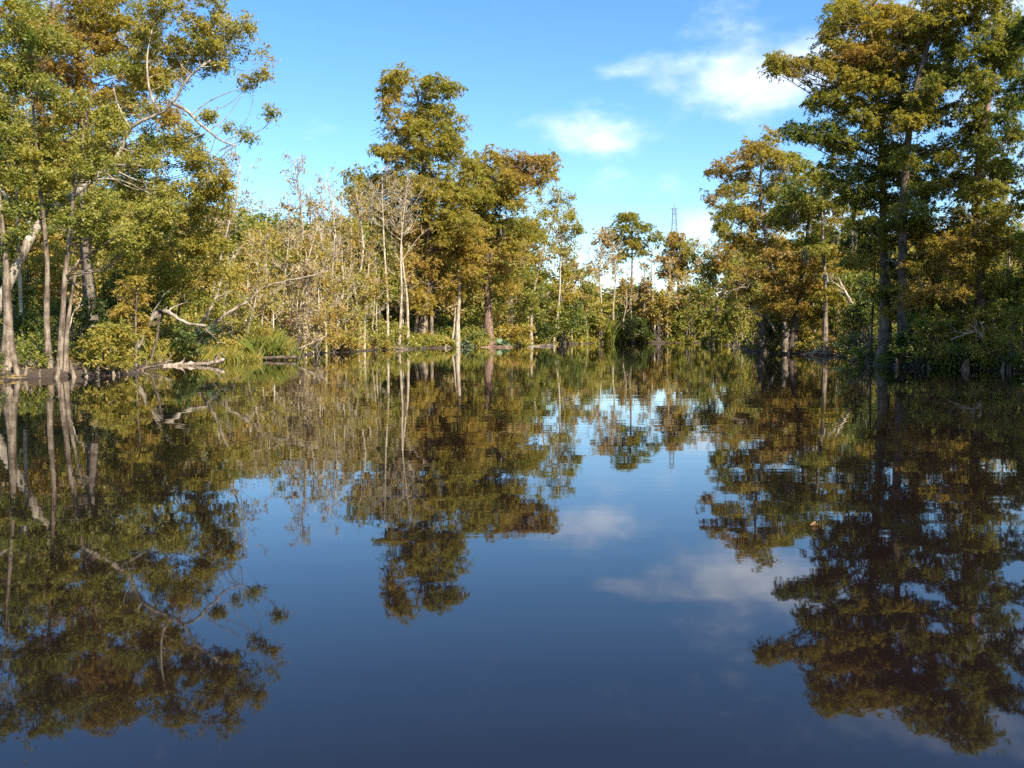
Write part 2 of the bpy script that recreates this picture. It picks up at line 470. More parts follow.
    tb.build('trunk', bark or M_BARK, root, base)
    if cr.Q: cr.build('crown', M_NEEDLE if style == 'cypress' else M_BROAD, root, base)
    if moss and tips:
        A = np.concatenate(tips); pick = A[rng.integers(0, len(A), moss)]
        hang_moss(pick, rng, mpp, root, base)
    return root

def hang_moss(pts, rng, mpp, root, base):
    Q = []; T = []
    for p in pts:
        n = 26; ln = rng.uniform(0.7, 1.8)
        o = rng.normal(scale=(0.14, 0.14, 0.05), size=(n, 3)) * (1 + 4 * mpp)
        a = p + o - np.array([0, 0, 0.1]); l = ln * rng.uniform(0.4, 1.0, n)
        w = max(0.03, mpp * 0.6) * rng.uniform(0.6, 1.3, n)
        ang = rng.uniform(0, np.pi, n); sd = np.stack([np.cos(ang), np.sin(ang), 0 * ang], 1)
        m = a + rng.normal(scale=0.05, size=(n, 3)); m[:, 2] -= l * 0.5
        e = a + rng.normal(scale=0.06, size=(n, 3)); e[:, 2] -= l
        Q.append(np.stack([a, m + sd * w[:, None], e, m - sd * w[:, None]], 1)); T.append(rng.uniform(0, 1, n))
    tag(mesh_quads('hanging_moss', np.concatenate(Q), np.concatenate(T), M_MOSS, root, base), kind='stuff')

def small_tree(label, px, Y, top, w, tint, style='broad', seed=0, lean=0.0, low=0.3, n=None, bark=None, name='broadleaf_tree', cat='tree',
               r=None, group=None, gaps=0.22, cov=1.35, fill=0.9, moss=0):
    """a leafy tree of ordinary habit; crown masses spread through its own envelope"""
    rng = np.random.default_rng(900 + seed)
    foot = at(px, 340, Y); gy = 333 + CAM_H * F / Y - 0.3 * F / Y
    H = gy - top
    n = n or int(7 + w / 7)
    lob = []
    for i in range(n):
        k = low + (1 - low) * ((i + rng.uniform(0, 1)) / n)
        env = math.sin(math.pi * min(1, (k - low * 0.55) / (1.08 - low * 0.55))) ** 0.7
        y = gy - H * k
        x = px + lean * k * H + rng.uniform(-1, 1) * w * 0.5 * env
        rr = w * rng.uniform(0.17, 0.30) * (0.6 + 0.5 * env)
        y = max(y, top + rr * 0.55)
        lob.append((x, y, rr, rr * rng.uniform(0.55, 0.85), tint + rng.normal(scale=0.05), rng.uniform(-0.5, 0.5) * w * pxm(Y)))
    trunk = [(px, gy), (px + lean * H * 0.3 + rng.uniform(-1, 1) * H * 0.02, gy - H * 0.35), (px + lean * H * 0.65 + rng.uniform(-1, 1) * H * 0.04, gy - H * 0.65), (px + lean * H * 0.95, top + H * 0.08)]
    return tree(name, label, cat, Y, trunk, r or (0.055 + 0.011 * H * pxm(Y)), lob, style, bark or M_BARK_GREY, flare=0.35, seed=seed + 40, cov=cov, fill=fill, gaps=gaps, group=group, moss=moss)

def shrub(label, px, Y, w, h, tint, style='broad', seed=0, name='shrub', stems=6, cov=1.4, foot_z=None, cat='shrub', bark=None, dense=1.0):
    """a many-stemmed bush: width w and height h in pixels at distance Y"""
    rng = np.random.default_rng(3000 + seed)
    Y = dry(px, Y) if foot_z is None else Y
    mpp = pxm(Y); W, H = w * mpp, h * mpp
    x = atx(px, Y); z = float(ground_z(np.array([x]), np.array([Y]))[0]); z = max(z, -0.05) if foot_z is None else foot_z
    base = np.array([x, Y, z])
    root = empty(name, tuple(base), label, cat)
    leaf = max(0.09, 2.3 * mpp) if style != 'cypress' else max(0.12, 2.6 * mpp)
    rc = max(0.22, 5.0 * mpp)
    st, sr, C = [], [], []
    nl = int(6 + W * 1.6)
    for i in range(nl):
        k = rng.uniform(0.18, 0.85) ; a = rng.uniform(0, 2 * np.pi)
        env = math.sqrt(max(0.05, 1 - (k * 0.95) ** 2)); q = rng.uniform(0.1, 1) ** 0.5
        c = base + np.array([math.cos(a) * W * 0.42 * env * q, math.sin(a) * W * 0.38 * env * q, H * k])
        rr = np.array([W * 0.19, W * 0.19, H * 0.2]) * rng.uniform(0.7, 1.25)
        rr = np.maximum(rr, rc * 1.05)
        Cc = lobe_clumps(c, rr, rc, rng, 0.8 * dense, 0.2, 0.6); Cc[:, 2] = np.maximum(Cc[:, 2], z + 0.1)
        C.append(Cc)
        f = base + np.array([rng.normal() * W * 0.06, rng.normal() * W * 0.06, -0.25])
        st.append(limb_path(f, c + np.array([0, 0, H * 0.08]), rng, 8, lift=0.08)); rb = rng.uniform(0.02, 0.04) + 0.004 * H
        sr.append(np.linspace(rb, rb * 0.3, 8))
    tb = Tubes(); tb.add(np.array(st), np.array(sr), 5, caps=False); tb.build('stems', bark or M_BARK_GREY, root, base)
    C = np.concatenate(C); al = 0.5 * leaf * leaf * (0.35 if style == 'cypress' else 0.58)
    npp = int(np.clip(cov * math.pi * rc * rc / al * 0.5, 12, 300))
    q, t = clump_leaves(C, tint + rng.normal(scale=0.05, size=len(C)), rc, npp, leaf, style, rng)
    mesh_quads('foliage', q, t, M_NEEDLE if style == 'cypress' else M_BROAD, root, base)
    return root

def bare_tree(label, px, Y, top, spread, seed=0, lean=0.0, bark=None, r=0.07, nb=16, start=0.4, name='bare_tree', cat='tree', leafy=0.0, tint=0.9, group=None, bend=0.02, tw=0.018, foot=None, steep=0.9):
    """a leafless (or nearly leafless) sapling: trunk, ascending branches, fine twigs"""
    rng = np.random.default_rng(7000 + seed)
    Y = dry(px, Y) if foot is None else Y
    mpp = pxm(Y); gy = 333 + CAM_H * F / Y - 0.25 * F / Y
    if foot is not None: gy = foot
    H = gy - top
    x = atx(px, Y); z = float(ground_z(np.array([x]), np.array([Y]))[0]) if foot is None else at(px, foot, Y)[2]
    base = np.array([x, Y, z]); root = empty(name, tuple(base), label, cat, group)
    pts = [(px, gy)] + [(px + lean * H * k + rng.normal() * bend * H, gy - H * k) for k in (0.3, 0.6, 1.0)]
    P = trunk_path(pts, Y, z - 0.3, 26, rng); tb = Tubes()
    rad = np.linspace(r, r * 0.22, 26); tb.add(P, rad, 8)
    S = spread * mpp; b1, r1, b2, r2, ends = [], [], [], [], []
    for i in range(nb):
        k = start + (1 - start) * rng.uniform(0, 1) ** 0.8; j = int(k * 25)
        a = rng.uniform(0, 2 * np.pi); ln = S * rng.uniform(0.45, 1.0) * (1.15 - 0.75 * (k - start) / (1 - start + 1e-6))
        e = P[j] + np.array([math.cos(a), math.sin(a), steep * rng.uniform(0.6, 1.5)]) * ln * 0.72
        bp = limb_path(P[j], e, rng, 8, lift=-0.10); b1.append(bp); rb = min(rad[j] * 0.6, 0.012 + 0.012 * ln); rb = max(rb, tw * 0.8); r1.append(np.linspace(rb, rb * 0.3, 8))
        for _ in range(6):
            jj = rng.integers(2, 8); d = norm(norm(e - P[j]) + rng.normal(scale=0.6, size=3) + np.array([0, 0, 0.35]))
            l2 = ln * rng.uniform(0.18, 0.5); q = bp[jj] + d * l2
            tp = limb_path(bp[jj], q, rng, 8); b2.append(tp); r2.append(np.linspace(tw * 0.8, tw * 0.3, 8)); ends.append(q)
            for _ in range(2):
                j3 = rng.integers(3, 8); q3 = tp[j3] + norm(d + rng.normal(scale=0.7, size=3)) * l2 * rng.uniform(0.3, 0.7)
                b2.append(limb_path(tp[j3], q3, rng, 8)); r2.append(np.linspace(tw * 0.6, tw * 0.25, 8)); ends.append(q3)
    tb.add(np.array(b1), np.array(r1), 5, caps=False); tb.build('trunk', bark or M_TWIG, root, base)
    t2 = Tubes(); t2.add(np.array(b2), np.array(r2), 3, caps=False); t2.build('crown', bark or M_TWIG, root, base)
    if leafy > 0:
        E = np.array(ends); E = E[rng.random(len(E)) < leafy]
        leaf = max(0.10, 2.3 * mpp)
        q, t = clump_leaves(E, tint + rng.normal(scale=0.06, size=len(E)), max(0.25, 3.2 * mpp), 9, leaf, 'broad', rng)
        mesh_quads('leaves', q, t, M_BROAD, root, base)
    return root

def branch(name, label, cat, Y, pts, ra, rb, bark=None, side=0, seed=0, slen=30, tw=0.02, group=None, z0=None):
    """a fallen or leaning dead branch through given points, with side twigs"""
    rng = np.random.default_rng(5000 + seed); mpp = pxm(Y)
    W = [at(q[0], q[1], Y + (q[2] if len(q) > 2 else 0)) for q in pts]
    if z0 is not None: W[0][2] = z0
    P = curve(W, 24); base = P[0].copy(); tb = Tubes()
    rad = np.linspace(ra, rb, 24) * (1 + 0.16 * rng.normal(size=24).clip(-1.2, 1.6)); P[2:] += rng.normal(scale=min(ra * 0.22, 0.02), size=P[2:].shape)
    tb.add(P, rad, 9)
    if side:
        b, r = [], []
        T = norm(np.gradient(P, axis=0))
        for i in range(side):
            j = rng.integers(5, 23); d = norm(T[j] + rng.normal(scale=0.75, size=3)); l = slen * mpp * rng.uniform(0.4, 1)
            e = P[j] + d * l; e[2] = max(e[2], 0.05); bp = limb_path(P[j], e, rng, 8); b.append(bp); r.append(np.linspace(max(rb, tw), tw * 0.4, 8))
            for _ in range(2):
                jj = rng.integers(3, 8); e2 = bp[jj] + norm(d + rng.normal(scale=0.8, size=3)) * l * 0.5; e2[2] = max(e2[2], 0.05)
                b.append(limb_path(bp[jj], e2, rng, 8)); r.append(np.linspace(tw * 0.7, tw * 0.3, 8))
        tb.add(np.array(b), np.array(r), 5, caps=False)
    return tag(tb.build(name, bark or M_WOOD, None, tuple(base)), label, cat, group)

def palmetto(label, px, py, Y, size, seed, n=11):
    """fan palm bush: a short stem and fan fronds, each frond a part"""
    rng = np.random.default_rng(8000 + seed); mpp = pxm(Y); R = size * mpp
    c = at(px, py, Y); x = c[0]; z = float(ground_z(np.array([x]), np.array([Y]))[0])
    base = np.array([x, Y, z]); root = empty('palmetto', tuple(base), label, 'palm')
    hub = np.array([x, Y, z + 0.12 * R + 0.1])
    tb = Tubes(); tb.add(np.array([base - [0, 0, .2], hub]), np.array([0.13, 0.09]), 8); tb.build('stem', M_BARK_DARK, root, base)
    for i in range(n):
        a = 2 * np.pi * i / n + rng.uniform(-.25, .25); el = rng.uniform(0.25, 1.25)
        d = np.array([math.cos(a) * math.cos(el), math.sin(a) * math.cos(el), math.sin(el)])
        L = R * rng.uniform(0.55, 0.8); tip = hub + d * L
        sd = norm(np.cross(d, [0, 0, 1.0])); Q = []; fl = R * rng.uniform(0.42, 0.6)
        pw = max(0.018, mpp * 0.3)
        Q.append(np.stack([hub + sd * pw, hub - sd * pw, tip - sd * pw, tip + sd * pw]))
        up = np.cross(sd, d); fn = norm(d * 0.75 + np.array([0, -0.25, -0.15]))
        for b in np.linspace(-1.9, 1.9, 17):
            v = norm(fn * math.cos(b) + sd * math.sin(b) + up * rng.normal() * 0.12)
            l = fl * (1 - 0.1 * abs(b)); w = norm(np.cross(v, up)) * fl * 0.065
            m = tip + v * l * 0.5; e = tip + v * l + np.array([0, 0, -0.16 * l])
            Q.append(np.stack([tip, m + w, e, m - w]))
        Q = np.array(Q); t = np.full(len(Q), 0.20) + rng.normal() * 0.06 + rng.normal(scale=0.02, size=len(Q))
        mesh_quads('frond', Q, t, M_FROND, root, base)
    return root

def frond_material():
    m, nt, out = new_mat('palm_frond')
    a = N(nt, 'ShaderNodeAttribute', attribute_name='tint')
    r = ramp(nt, [(0, (0.07, 0.11, 0.045)), (0.2, (0.15, 0.20, 0.10)), (0.5, (0.24, 0.28, 0.16)), (1, (0.3, 0.25, 0.12))]); nt.links.new(a.outputs['Fac'], r.inputs[0])
    p = N(nt, 'ShaderNodeBsdfPrincipled'); p.inputs['Roughness'].default_value = 0.38; nt.links.new(r.outputs[0], p.inputs['Base Color'])
    nt.links.new(p.outputs[0], out.inputs[0]); return m
M_FROND = frond_material()

def blades(cx, cy, zs, h, rng, mpp, lean=0.25, w=None, wf=0.24):
    n = len(cx); base = np.stack([cx, cy, zs], 1); a = rng.uniform(0, 2 * np.pi, n)
    sd = np.stack([np.cos(a), np.sin(a), 0 * a], 1); w = (np.maximum(0.007, mpp * wf) * rng.uniform(0.7, 1.4, n))[:, None] if w is None else w
    ld = rng.normal(scale=lean, size=(n, 3)); ld[:, 2] = 1; H = h[:, None]
    m = base + ld * H * 0.55; e = base + ld * H * np.array([1.5, 1.5, 1.0])
    return np.stack([base - sd * w, base + sd * w, e, m - sd * w * 0.8], 1)

def reed_clump(label, px, Y, w, h, tint, seed, n=700, name='reed_clump', depth=1.0, lean=0.2, hang=0.0):
    rng = np.random.default_rng(9100 + seed); mpp = pxm(Y); x = atx(px, Y); W = w * mpp
    cx = x + rng.normal(scale=W * 0.27, size=n); cy = Y + rng.normal(scale=W * 0.2 * depth, size=n)
    zz = np.maximum(ground_z(cx, cy), -0.15); hh = h * mpp * rng.uniform(0.45, 1.0, n)
    base = np.array([x, Y, max(0.0, float(ground_z(np.array([x]), np.array([Y]))[0]))])
    q = blades(cx, cy, zz, hh, rng, mpp, lean)
    o = mesh_quads(name, q, np.where(rng.random(n) < .16, rng.uniform(.5, .85, n), tint + rng.normal(scale=0.06, size=n)), M_BROAD, None, base)
    return tag(o, label, 'reeds')

def knee(label, px, Y, h, r, seed, mat=None):
    """a cypress knee: a knobbly woody cone standing in the shallows"""
    rng = np.random.default_rng(9500 + seed); x = atx(px, Y); H = h * pxm(Y)
    k = np.linspace(0, 1, 9); P = np.stack([x + 0.06 * np.sin(k * 4 + seed), Y + 0 * k, -0.3 + (H + 0.3) * k], 1)
    rad = r * (1 - 0.72 * k ** 0.8) * (1 + 0.1 * np.sin(k * 9 + seed)); rad[-1] *= 0.45
    th = np.linspace(0, 2 * np.pi, 10, endpoint=False); fl = 1 + 0.16 * np.cos(4 * th + seed)[None] * (1 - k)[:, None]
    tb = Tubes(); tb.add(P, rad, 10, flute=fl[None]); o = tb.build('cypress_knee', mat or M_BARK, None, (x, Y, 0)); return tag(o, label, 'tree root')

# ================================================================== THE PLACE
build_ground()
build_water()

# ------------------------------------------------------------------ masses nobody could count
def skyline(px):
    xs = [-400, 0, 150, 200, 235, 260, 350, 385, 470, 520, 548, 552, 580, 600, 705, 720, 760, 820, 880, 1024, 1400]
    ys = [40, 60, 170, 195, 205, 210, 205, 205, 195, 215, 240, 285, 268, 284, 288, 250, 235, 225, 225, 215, 80]
    return np.interp(px, xs, ys)

def build_undergrowth():
    rng = np.random.default_rng(11)
    n = 110000
    X = rng.uniform(-60, 75, n); Y = 24 + 136 * rng.random(n) ** 1.5
    d = shore_dist(X, Y) + 0.8 * wob(X, Y); px = 512 + X / Y * F
    k = (d > np.where(px > 850, -0.3, 0.25)) & (d < 26) & ((d > 2.5) | (px > 850) | (noise3(np.stack([X, Y, 0 * X], 1), 0.55, 2.0) > -0.08)) & (px > -130) & (px < 1150)
    k &= rng.random(n) < np.exp(-d / 11.0)
    X, Y, d, px = X[k], Y[k], d[k], px[k]
    sel = rng.permutation(len(X))[:9500]; X, Y, d, px = X[sel], Y[sel], d[sel], px[sel]
    g = np.maximum(ground_z(X, Y), 0.15); nz = noise3(np.stack([X, Y, 0 * X], 1), 0.35, 3.0)
    hmax = np.clip(0.5 + d * 0.33, 0.5, 3.2) * np.where(px > 850, .75, 1.0) * (0.7 + 0.5 * nz)
    Z = g + hmax * rng.random(len(X)) ** 0.8
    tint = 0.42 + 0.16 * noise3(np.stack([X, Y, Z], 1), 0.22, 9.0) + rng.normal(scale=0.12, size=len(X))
    tint = np.where((px > 150) & (px < 400), tint + 0.10, tint); tint = np.where(px < 140, tint - 0.12, tint); tint = np.where(px > 840, tint - 0.10, tint)  # far-side bank tint lowered to paint in its shade
    Q, T = [], []
    for lo, hi in ((20, 50), (50, 75), (75, 100), (100, 165)):
        m = (Y >= lo) & (Y < hi); mpp = pxm(0.5 * (lo + hi))
        if m.sum() == 0: continue
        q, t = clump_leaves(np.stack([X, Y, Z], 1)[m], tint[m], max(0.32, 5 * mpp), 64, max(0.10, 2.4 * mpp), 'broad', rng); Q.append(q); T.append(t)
    o = mesh_quads('undergrowth', np.concatenate(Q), np.concatenate(T), M_BROAD)
    tag(o, 'tangled low undergrowth of mixed leaves along both banks', 'undergrowth', kind='stuff')

def build_woods():
    """the mass of forest far behind the first rows: crowns and stems in one object"""
    rng = np.random.default_rng(21)
    n = 9000
    X = rng.uniform(-120, 130, n); Y = rng.uniform(30, 215, n)
    d = shore_dist(X, Y); px = 512 + X / Y * F
    k = (d > 15) & (d < 62) & (px > -220) & (px < 1240)
    X, Y, px = X[k], Y[k], px[k]
    sel = rng.permutation(len(X))[:470]; X, Y, px = X[sel], Y[sel], px[sel]
    Q, T = [], []
    for x, y, p in zip(X, Y, px):
        w_ = np.linspace(p - 25, p + 25, 7)
        top = (333 - skyline(w_).max()) * pxm(y) + CAM_H
        if top < 2.0: continue
        H = top * rng.uniform(0.72, 0.97); mpp = pxm(y); rc = max(0.6, 8 * mpp); leaf = max(0.24, 3.6 * mpp)
        base_t = rng.choice([0.12, 0.28, 0.42, 0.5, 0.62, 0.85], p=[.03, .09, .24, .27, .22, .15])
        for i in range(9):
            kk = rng.uniform(0.12, 0.93); rr = H * rng.uniform(0.10, 0.17)
            c = np.array([x + rng.normal() * H * 0.13, y + rng.normal() * H * 0.13, H * kk])
            C = lobe_clumps(c, np.array([rr, rr, rr * 0.75]), rc, rng, 0.9, 0.15)
            if len(C) == 0: continue
            q, t = clump_leaves(C, base_t + rng.normal(scale=0.07, size=len(C)), rc, 44, leaf, 'broad', rng); Q.append(q); T.append(t)
    o = mesh_quads('woods', np.concatenate(Q), np.concatenate(T), M_BROAD)
    tag(o, 'deep swamp woods massed behind the trees of both banks', 'woods', kind='stuff')

def build_grass():
    rng = np.random.default_rng(31); Q, T = [], []
    for (px0, px1, Y0, Y1, n, h, tint) in ((-40, 130, 30, 40, 1300, .45, .5), (150, 330, 41, 75, 6500, 0.75, .50), (330, 480, 74, 102, 3000, .7, .48), (480, 720, 100, 150, 3000, .8, .42),
                                            (720, 870, 60, 100, 2600, .6, .60), (870, 1060, 30, 48, 2200, .6, .5)):
        m = n * 6; Y = rng.uniform(Y0, Y1, m); X = (rng.uniform(px0, px1, m) - 512) / F * Y; d = shore_dist(X, Y) + 0.8 * wob(X, Y)
        k = (d > 0.25) & (d < 7) & (noise3(np.stack([X, Y, 0 * X], 1), 0.4, 7.0) > -0.1); X, Y = X[k][:n], Y[k][:n]
        if len(X) == 0: continue
        nz = noise3(np.stack([X, Y, 0 * X], 1), 0.6, 5.0)
        q = blades(X, Y, ground_z(X, Y) - 0.03, h * rng.uniform(0.5, 1.3, len(X)) * (1 + 0.5 * nz), rng, pxm(0.5 * (Y0 + Y1)), 0.3); Q.append(q)
        T.append(tint + 0.14 * nz + rng.normal(scale=0.07, size=len(X)))
    o = mesh_quads('bank_grass', np.concatenate(Q), np.concatenate(T), M_BROAD)
    tag(o, 'dry and green grass growing along the muddy edge of both banks', 'grass', kind='stuff')

def build_litter():
    """dead leaves and bits of stick lying on the mud near the water"""
    rng = np.random.default_rng(41); n = 60000
    Y = 26 + 110 * rng.random(n) ** 1.8; X = (rng.uniform(-60, 1090, n) - 512) / F * Y
    d = shore_dist(X, Y) + 0.8 * wob(X, Y); k = (d > 0.02) & (d < 3.5); X, Y = X[k][:14000], Y[k][:14000]; m = len(X)
    Z = ground_z(X, Y) + rng.uniform(0.0, 0.05, m); pos = np.stack([X, Y, Z], 1)
    nr = norm(rng.normal(scale=.5, size=(m, 3)) + np.array([0, 0, 1.0])); dv = rng.normal(size=(m, 3)); dv = norm(dv - nr * (dv * nr).sum(1, keepdims=True))
    st = rng.random(m) < .25; L = np.where(st, rng.uniform(.3, .9, m), rng.uniform(.08, .18, m)) * (0.7 + Y / 90); W = np.where(st, .03 + .0004 * Y, L * .55)
    o = mesh_quads('leaf_litter', leaf_quads(pos, nr, dv, L, W), rng.choice([.62, .76, .9, 1.0, .95], m) + rng.normal(scale=.04, size=m), M_BROAD)
    tag(o, 'dead leaves and broken sticks littering the mud at the water', 'leaf litter', kind='stuff')
build_undergrowth(); build_woods(); build_grass(); build_litter()

# ================================================================== near bank at one side: tall broadleaf trees and a rusty cypress
G, O, YG, RU, TAN, PU = 0.2, 0.5, 0.4, 0.72, 0.88, 0.98
LIMB = [(60, 205), (90, 182), (117, 157), (130, 128), (160, 113), (174, 101), (183, 84), (194, 72), (210, 60)]
tree('broadleaf_tree', 'big leaning tree whose pale crooked limb reaches out over the water', 'tree', 40,
     [(-34, 372, -8.4), (-16, 335, -8.4), (8, 284, -8.2), (34, 232, -7.6), (55, 208, -6), (75, 194, -4)] + LIMB[2:], 0.27,
     [(238, 30, 22, 16, .47), (262, 62, 12, 14, .49), (222, 55, 28, 16, .47), (196, 22, 26, 18, .49), (206, 48, 20, 14, .45, 2.2), (250, 80, 20, 6, .49), (182, 52, 22, 16, .49, 2.2),
      (245, 134, 13, 8, .45), (274, 112, 8, 10, .43), (230, 128, 6, 5, .43), (209, 116, 6, 5, .47), (170, 84, 14, 10, .52),
      (150, 40, 24, 20, .52, 2.2), (162, 145, 30, 20, .43, 2.2), (190, 160, 26, 18, .45), (205, 182, 22, 18, .47), (140, 165, 26, 18, .41), (150, 95, 22, 12, .52, 2.2), (118, 70, 24, 18, .49, 2.2),
      (100, 140, 26, 18, .43, 2.2), (128, 190, 28, 16, .40, 2.2), (172, 198, 28, 20, .45), (110, 110, 20, 16, .47, 2.2), (160, 5, 25, 15, .47), (210, -2, 20, 12, .47), (184, 138, 18, 12, .49), (203, 165, 17, 12, .51), (222, 182, 14, 12, .53), (178, 70, 16, 12, .51, 2.2), (140, 100, 22, 14, .53, 2.2)],
     'broad', M_BARK_LIMB, r1=0.045, flare=0.5, seed=3, gaps=0.25, cov=1.3, fill=1.05, back=2, front=False,
     extra_limbs=[([(172, 103), (186, 110), (198, 122), (210, 132), (222, 141), (236, 146)], 0.08, 0.03),
                  ([(36, 230), (10, 200), (-20, 172)], 0.14, 0.07), ([(160, 113), (150, 92), (147, 60), (152, 30)], 0.07, 0.02), ([(130, 128), (118, 105), (112, 80)], .06, .02)])
tree('broadleaf_tree', 'slender green tree with a straight pale trunk at the waterline', 'tree', 32.5,
     [(50, 378), (47, 320), (47, 270), (44, 225), (38, 160), (30, 80)], 0.155,
     [(20, 40, 26, 20, .35), (36, 88, 26, 18, .37), (12, 125, 24, 18, .33), (45, 140, 26, 16, .37), (22, 172, 30, 16, .35), (58, 182, 26, 15, .39), (8, 70, 22, 20, .37), (50, 40, 24, 18, .40), (30, 5, 26, 16, .41), (28, 205, 26, 9, .31)],
     'broad', M_BARK, flare=0.5, seed=4, gaps=0.2, back=2, fill=1.1)
tree('broadleaf_tree', 'twin trunked tree beside the slender one with bark lit warm', 'tree', 32.5,
     [(59, 380), (62, 330), (64, 285), (70, 235), (75, 190), (84, 130), (92, 90)], 0.155,
     [(90, 160, 28, 16, .41), (112, 205, 30, 16, .41), (76, 215, 22, 11, .37), (140, 225, 28, 15, .43), (125, 248, 22, 12, .41), (100, 120, 24, 16, .43), (96, 232, 18, 10, .33), (160, 212, 22, 14, .45), (70, 105, 22, 14, .41), (105, 262, 16, 8, .37)],
     'broad', M_BARK, flare=0.6, seed=5, back=2, fill=1.1, stems=[([(66, 380), (67, 345), (71, 300), (76, 262)], .11)])
tree('cypress_tree', 'rusty tall cypress behind the green trees, foliage turning orange', 'tree', 47,
     [(92, 352), (90, 300), (86, 240), (82, 160), (78, 60), (76, -20)], 0.46,
     [(62, 15, 34, 18, .72), (95, 42, 28, 18, .76), (72, 72, 28, 16, .74), (112, 15, 30, 18, .5), (138, 22, 24, 14, .52), (132, 62, 26, 16, .6), (92, 110, 28, 16, .72), (55, 110, 26, 14, .7),
      (150, 75, 24, 14, .58), (30, 60, 26, 16, .72), (78, -8, 34, 12, .6), (110, 92, 24, 12, .75), (100, 150, 30, 14, .7), (20, 20, 24, 14, .74), (165, 112, 22, 10, .66), (60, 150, 24, 12, .6)],
     'cypress', M_BARK, flare=0.9, seed=6, gaps=0.24, cov=1.3, back=2)
tree('broadleaf_tree', 'dim trunk with a splayed root foot at the corner of the bank', 'tree', 31.5,
     [(10, 381), (8, 345), (7, 300), (5, 250), (-8, 150)], 0.22,
     [(-10, 215, 26, 14, .31), (14, 232, 24, 9, .29), (-25, 160, 30, 20, .33), (-30, 90, 30, 22, .35), (0, 255, 18, 8, .27), (-20, 25, 28, 20, .37)],
     'broad', M_BARK, flare=1.6, seed=7, stems=[([(2, 381), (-6, 340), (-14, 280)], .13)])
bare_tree('thin pale sapling stem rising bare among the green leaves', 24, 36, 70, 55, seed=1, lean=-0.07, r=0.09, nb=9, start=0.6, name='sapling', leafy=.35, tint=.3)
tree('broadleaf_tree', 'stout shaded trunk behind the yellow waterside bush', 'tree', 40, [(94, 362), (93, 320), (88, 270), (84, 225), (80, 190)], 0.34,
     [(60, 225, 30, 14, .27), (110, 230, 30, 14, .35), (90, 200, 34, 14, .33), (40, 212, 26, 12, .15)], 'broad', M_BARK_GREY, flare=0.7, seed=8)
tree('broadleaf_tree', 'dense yellow green tree leaning out beside the log', 'tree', 47, [(176, 352), (178, 320), (184, 280), (192, 230), (196, 200)], 0.12,
     [(190, 215, 30, 18, .47), (168, 240, 28, 16, .47), (208, 248, 26, 16, .49), (182, 278, 26, 14, .45), (215, 200, 22, 15, .51), (155, 265, 22, 12, .5), (222, 272, 20, 12, .52), (148, 232, 20, 14, .47), (200, 300, 18, 10, .43)], 'broad', M_BARK_GREY, flare=.3, seed=9, back=2, fill=1.1)
tree('broadleaf_tree', 'sparse purple brown tree losing its leaves beside the bare tops', 'tree', 56, [(205, 350), (214, 290), (226, 235), (238, 190), (240, 165)], 0.13,
     [(236, 172, 20, 14, .97), (252, 190, 14, 12, .96), (228, 205, 20, 14, .93), (246, 215, 16, 12, .92), (215, 230, 16, 10, .9), (240, 155, 12, 7, .98)], 'broad', M_BARK_PALE, flare=.3, seed=10, gaps=.4, cov=.7, twig=.9)
small_tree('small golden cypress glowing at the edge of the dark thicket', 136, 38.5, 268, 36, .62, 'cypress', 20, name='cypress_tree', n=9, low=.2)
shrub('rounded yellow green cypress bush overhanging the dark waterline', 108, 33.5, 92, 52, .50, 'cypress', 1, stems=8, dense=1.3)
shrub('green bush tinted dark for shade under the tall pale trunks', 25, 36, 60, 60, .14, seed=2)  # the dark bush tints here stand in for shade under the canopy
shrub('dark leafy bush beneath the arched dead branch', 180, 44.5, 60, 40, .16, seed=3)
shrub('green bush tinted dim for shade between the bank trunks and the golden cypress', 80, 37, 60, 75, .10, seed=4)
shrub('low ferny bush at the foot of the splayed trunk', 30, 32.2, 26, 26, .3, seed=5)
shrub('shade-tinted tall bush deep behind the pale trunks', 10, 44, 100, 95, .10, seed=6)
shrub('shade-tinted broad bush deep behind the stout trunk', 130, 47, 90, 90, .14, seed=7)
branch('dead_branch', 'arched pale dead branch bending down over the bushes', 'dead branch', 42.5, [(137, 348), (146, 328), (158, 312), (170, 313), (180, 320), (192, 324), (206, 326)], .14, .06, M_BARK_LIMB, side=5, seed=1)
branch('dead_branch', 'long pale dead branch sweeping up in an arc above the reeds', 'dead branch', 50, [(196, 345), (212, 326), (230, 312), (250, 300), (262, 289), (285, 281), (305, 277), (328, 271)], .095, .03, M_WOOD, side=14, seed=2, slen=26)
branch('dead_branch', 'straight pale dead stem leaning through the yellow green leaves', 'dead branch', 52, [(196, 332), (212, 306), (222, 280), (234, 255)], .10, .04, M_BARK_PALE, side=5, seed=3)
branch('dead_branch', 'slim dark upright stem below the arched branch', 'dead branch', 41.5, [(152, 358), (157, 335), (160, 314)], .07, .05, M_BARK_DARK, seed=4)
branch('dead_branch', 'crooked whitish twig standing in front of the warm lit trunk', 'dead branch', 33, [(65, 348), (70, 325), (74, 312), (82, 305)], .035, .015, M_BARK_PALE, side=4, seed=5, slen=14)
branch('fallen_log', 'pale fallen log lying along the waterline by the reeds', 'log', 43.5, [(163, 366, -.4), (185, 365), (205, 364), (224, 360)], .12, .09, M_WOOD, side=5, seed=6, slen=14)
branch('fallen_log', 'dark half sunk log stretching along the muddy edge below the reeds', 'log', 52, [(226, 362), (250, 358.5), (275, 358), (296, 357)], .14, .11, M_BARK_DARK, side=3, seed=7, slen=12)
branch('dead_branch', 'forked grey branch dipping into the water past the reeds', 'dead branch', 57, [(284, 357), (298, 349), (312, 343), (326, 336)], .08, .03, M_WOOD, side=5, seed=8, slen=20)
